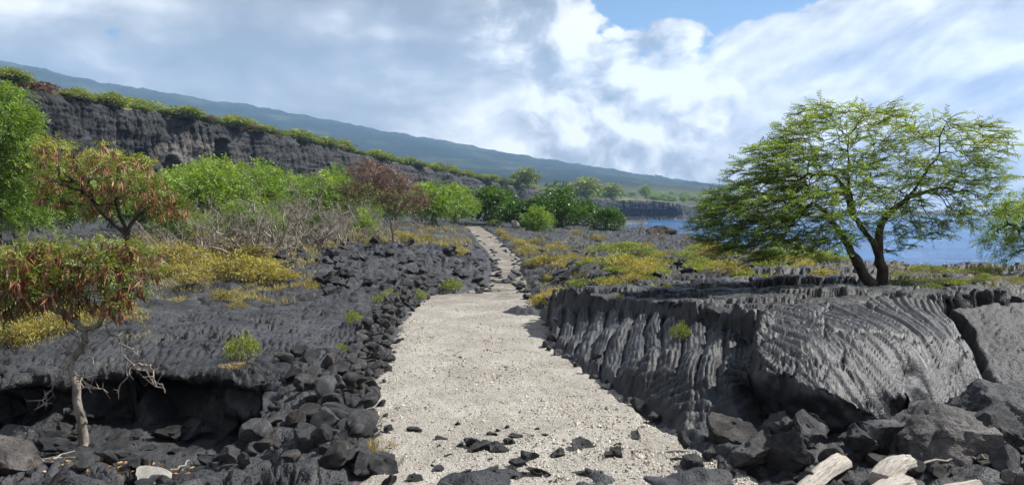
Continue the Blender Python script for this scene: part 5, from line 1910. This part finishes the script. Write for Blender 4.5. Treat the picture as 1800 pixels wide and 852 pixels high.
def driftwood(name, p0, p1, r0, r1, seed, label, bend=.1, flare=0.0):
    r = np.random.RandomState(seed)
    p0, p1 = np.array(p0), np.array(p1)
    ax = unit(p1 - p0); Ln = np.linalg.norm(p1 - p0)
    up = np.array([0, 0, 1.]); s = unit(np.cross(ax, up)); u = np.cross(s, ax)
    nl, ns = 48, 40
    V = []
    for i in range(nl):
        t = i / (nl - 1)
        c = p0 + ax * Ln * t + u * bend * math.sin(t * math.pi)
        rad = r0 + (r1 - r0) * t + flare * max(0, (t - .7) / .3) ** 2
        for j in range(ns):
            a = 2 * math.pi * j / ns
            V.append((c, math.cos(a), math.sin(a), rad, t))
    cs = np.array([v[0] for v in V]); ca = np.array([v[1] for v in V]); sa = np.array([v[2] for v in V]); ra = np.array([v[3] for v in V]); tt = np.array([v[4] for v in V])
    q3 = np.stack([ca * 2.2, sa * 2.2, tt * 1.3 + seed], 1)
    rr = ra * (1 + .30 * fbm3(q3, 3, seed) + .06 * np.abs(fbm3(q3 * np.array([4, 4, .6]), 2, seed + 3)) )
    pos = cs + s * (ca * rr)[:, None] + u * (sa * rr * .85)[:, None]
    caps = [p0 - ax * .01, p1 + ax * .01]
    pos = np.vstack([pos, caps])
    I = np.arange(nl * ns).reshape(nl, ns)
    q = np.stack([I[:-1], np.roll(I, -1, 1)[:-1], np.roll(I, -1, 1)[1:], I[1:]], -1).reshape(-1, 4)
    e0 = [(nl * ns, I[0, j], I[0, (j + 1) % ns], I[0, (j + 1) % ns]) for j in range(ns)]
    me = bpy.data.meshes.new(name)
    tri = [(nl * ns, int(I[0, (j + 1) % ns]), int(I[0, j])) for j in range(ns)] + [(nl * ns + 1, int(I[-1, j]), int(I[-1, (j + 1) % ns])) for j in range(ns)]
    me.from_pydata(pos.tolist(), [], q.tolist() + tri)
    me.polygons.foreach_set('use_smooth', np.full(len(me.polygons), True))
    me.set_sharp_from_angle(angle=R(50))
    m, N, b, t = new_mat('driftwood')
    dr = Vector(ax)
    p = pos_of(N)
    rot = N.n.new('ShaderNodeMapping'); rot.vector_type = 'TEXTURE'
    rot.inputs['Rotation'].default_value = Vector((0, 0, 1)).rotation_difference(dr).to_euler()
    N.put(rot.inputs['Vector'], p)
    pv = N.vm('MULTIPLY', rot.outputs[0], (1, 1, .07))
    n = N.noise(pv, 120, 5, .62, .5)
    n2 = N.noise(p, 5, 4, .6)
    c = N.mix(N.rng(n, .35, .62), (.25, .215, .18), (.46, .425, .375))
    c = N.mix(N.rng(n2, .5, .7, 0, .45), c, (.50, .40, .29))
    t.links.new(c, b.inputs['Base Color'])
    b.inputs['Roughness'].default_value = .85
    t.links.new(N.bump(n, .9, .02), b.inputs['Normal'])
    me.materials.append(m)
    o = link(name, me)
    tag(o, label, 'driftwood')


driftwood('driftwood_log', W(1408, 866, .05), W(1478, 812, .10), .062, .088, 1, 'bleached driftwood log with a knot hole, lying at the edge of the rubble', .03)
driftwood('driftwood_stump', W(1548, 848, .08), W(1596, 812, .15), .10, .072, 2, 'twisted grey driftwood stump with flowing grain before the split boulder', .05)
driftwood('driftwood_log', W(1520, 885, .02), W(1590, 850, .06), .08, .10, 3, 'weathered grey log end below the twisted stump', .02)
driftwood('driftwood_log', W(1640, 872, .0), W(1720, 852, .04), .06, .05, 4, 'smooth pale driftwood piece at the bottom edge under the huge block', .01)


def litter():
    # dry leaves and sticks in the hollow and loose gravel on the coral
    r = np.random.RandomState(12)
    n = 420
    px = np.concatenate([r.normal(60, 45, 260), r.normal(215, 60, n - 260)]); py = np.concatenate([r.normal(828, 12, 260), r.normal(825, 12, n - 260)])
    C = np.array([W(a, b, -.36) for a, b in zip(px, py)])
    z, _ = ground(C[:, 0], C[:, 1])
    C[:, 2] = z + .02
    V, q = leaves(C, r.normal(size=C.shape) * np.array([1, 1, .25]), .06, .025, r, .1)
    o = link('fallen_leaves', mesh_from('fallen_leaves', V, q, M['deadleaf'], attr=np.repeat(r.rand(n), 4)))
    tag(o, 'dry orange leaf litter on the floor of the hollow', 'leaf litter', kind='stuff')
    sticks = [((110, 830), (180, 815)), ((170, 826), (205, 805)), ((235, 838), (262, 812)), ((255, 812), (265, 838)), ((380, 835), (440, 815)), ((40, 775), (150, 768)), ((100, 800), (190, 770)), ((60, 790), (130, 765)), ((300, 838), (335, 820)), ((1600, 815), (1690, 790)), ((1690, 790), (1760, 800))]
    for i, (a, b) in enumerate(sticks):
        z0 = -.34 if a[0] < 1000 else .12
        A, B = np.array(W(*a, z0)), np.array(W(*b, z0))
        A[2] = gz(A[0], A[1]) + .04; B[2] = gz(B[0], B[1]) + .06
        k = 6
        pts = [A + (B - A) * j / k + r.normal(size=3) * .012 for j in range(k + 1)]
        V, q = tubes((np.array(pts[:-1]), np.array(pts[1:]), np.linspace(.013, .009, k), np.linspace(.012, .008, k)), 6)
        o = link('dead_stick', mesh_from('dead_stick', V, q, M['bark_dead']))
        tag(o, 'bleached dead stick lying on the rubble floor of the hollow' if a[0] < 1000 else ('thin bleached twig lying across the huge flat-faced block' if a[0] < 1650 else 'thin bleached twig between the huge block and the frame edge'), 'stick', 'dead sticks in the hollow' if a[0] < 1000 else 'twigs on the cracked block')
    # coral gravel
    n = 26000
    u = r.rand(n)
    rad = 5.2 * np.exp(u * math.log(19 / 5.2))
    ang = r.uniform(R(-15), R(26), n)
    x, y = rad * np.sin(ang), rad * np.cos(ang)
    sp = sdist(x, y, PATH_POLY)
    k = sp > -.02
    x, y = x[k], y[k]
    n = len(x)
    z = path_z(x, y) + 0.018 * fbm2(x * 1.6, y * 1.6, 3, 610) + 0.012 * fbm2(x * 7, y * 7, 3, 620) + .002
    lum = fbm2(x * .8, y * .8, 3, 1200)
    s = r.uniform(.005, .015, n) * (1 + .8 * (r.rand(n) < .06)) * (1 + .4 * sst(-.1, .3, lum))
    kk = r.rand(n) < .35 + .65 * sst(-.25, .25, lum)
    x, y, z, s, n = x[kk], y[kk], z[kk], s[kk], int(kk.sum())
    oct_ = np.array([(1, 0, 0), (0, 1, 0), (-1, 0, 0), (0, -1, 0), (0, 0, .7), (0, 0, -.6)])
    J = oct_[None] * r.uniform(.6, 1.3, (n, 6, 1)) + r.normal(size=(n, 6, 3)) * .15
    V = np.stack([x, y, z], 1)[:, None] + J * s[:, None, None]
    tri = np.array([(0, 1, 4), (1, 2, 4), (2, 3, 4), (3, 0, 4), (1, 0, 5), (2, 1, 5), (3, 2, 5), (0, 3, 5)])
    q = (np.arange(n)[:, None, None] * 6 + tri[None]).reshape(-1, 3)
    m, N, b, t = new_mat('gravel_stones')
    at = t.nodes.new('ShaderNodeAttribute'); at.attribute_name = 'tint'
    t.links.new(N.ramp(at.outputs['Fac'], [(0.0, (.07, .063, .056)), (.22, (.20, .17, .14)), (.4, (.33, .29, .24)), (1, (.50, .46, .40))]), b.inputs['Base Color'])
    b.inputs['Roughness'].default_value = .9
    tv = np.where(r.rand(n) < .30, r.rand(n) * .25, .25 + .75 * r.rand(n))
    o = link('coral_gravel', mesh_from('coral_gravel', V.reshape(-1, 3), q, m, smooth=False, attr=np.repeat(tv, 6)))
    tag(o, 'loose white coral and black lava gravel strewn over the path', 'gravel', kind='stuff')


litter()


def far_houses():
    wall = simple('house_wall', (.75, .73, .68)); roof = simple('house_roof', (.45, .42, .38))
    import bmesh
    def box(name, sx, sy, sz, z0, mat, gable=0.0):
        v = [(-sx, -sy, z0), (sx, -sy, z0), (sx, sy, z0), (-sx, sy, z0), (-sx, -sy, z0 + sz), (sx, -sy, z0 + sz), (sx, sy, z0 + sz), (-sx, sy, z0 + sz)]
        f = [(0, 1, 5, 4), (1, 2, 6, 5), (2, 3, 7, 6), (3, 0, 4, 7), (4, 5, 6, 7), (3, 2, 1, 0)]
        if gable:
            v[4:] = [(-sx * .95, -sy * .1, z0 + sz), (sx * .95, -sy * .1, z0 + sz), (sx * .95, sy * .1, z0 + sz), (-sx * .95, sy * .1, z0 + sz)]
        me = bpy.data.meshes.new(name); me.from_pydata(v, [], f); me.materials.append(mat)
        return me
    wm, rm = box('wall', 9, 6, 6, -4, wall), box('roof', 10, 7, 3.5, 2.003, roof, 1)
    for px, py, D in [(1215, 316, 0), (1223, 317, 0), (1207, 315, 0), (1266, 323, 0), (1245, 314, 0), (1110, 300, 0), (1060, 294, 0), (1150, 309, 0)]:
        x, y, z = WD(px, py, 3000)
        # stand it on the mountain flank
        dg = bpy.context.evaluated_depsgraph_get()
        ok, loc, *_ = bpy.data.objects['mountain'].ray_cast(Vector((0, 0, CZ)), Vector((x, y, z - CZ)).normalized())
        if not ok: continue
        r0 = empty('far_house', loc, px, random.uniform(.3, .55))
        link('wall', wm, r0); link('roof', rm, r0)
        tag(r0, 'tiny pale house on the lower mountain flank across the bay', 'house', 'houses on the far flank')


bpy.context.view_layer.update()
far_houses()


def haze():
    m = bpy.data.materials.new('haze')
    m.use_nodes = True
    t = m.node_tree
    t.nodes.clear()
    v = t.nodes.new('ShaderNodeVolumePrincipled')
    v.inputs['Color'].default_value = (0.42, 0.67, 1.0, 1)
    v.inputs['Density'].default_value = 1.5e-4
    v.inputs['Anisotropy'].default_value = 0.1
    o = t.nodes.new('ShaderNodeOutputMaterial')
    t.links.new(v.outputs[0], o.inputs['Volume'])
    x0, x1, y0, y1, z0, z1 = -4300, 4700, -400, 4700, -400, 920
    vv = [(x0, y0, z0), (x1, y0, z0), (x1, y1, z0), (x0, y1, z0), (x0, y0, z1), (x1, y0, z1), (x1, y1, z1), (x0, y1, z1)]
    f = [(3, 2, 1, 0), (4, 5, 6, 7), (0, 1, 5, 4), (1, 2, 6, 5), (2, 3, 7, 6), (3, 0, 4, 7)]
    me = bpy.data.meshes.new('haze')
    me.from_pydata(vv, [], f)
    me.materials.append(m)
    o = link('haze', me)
    tag(o, 'thin blue sea haze over the distant mountain', 'haze', kind='stuff')


haze()
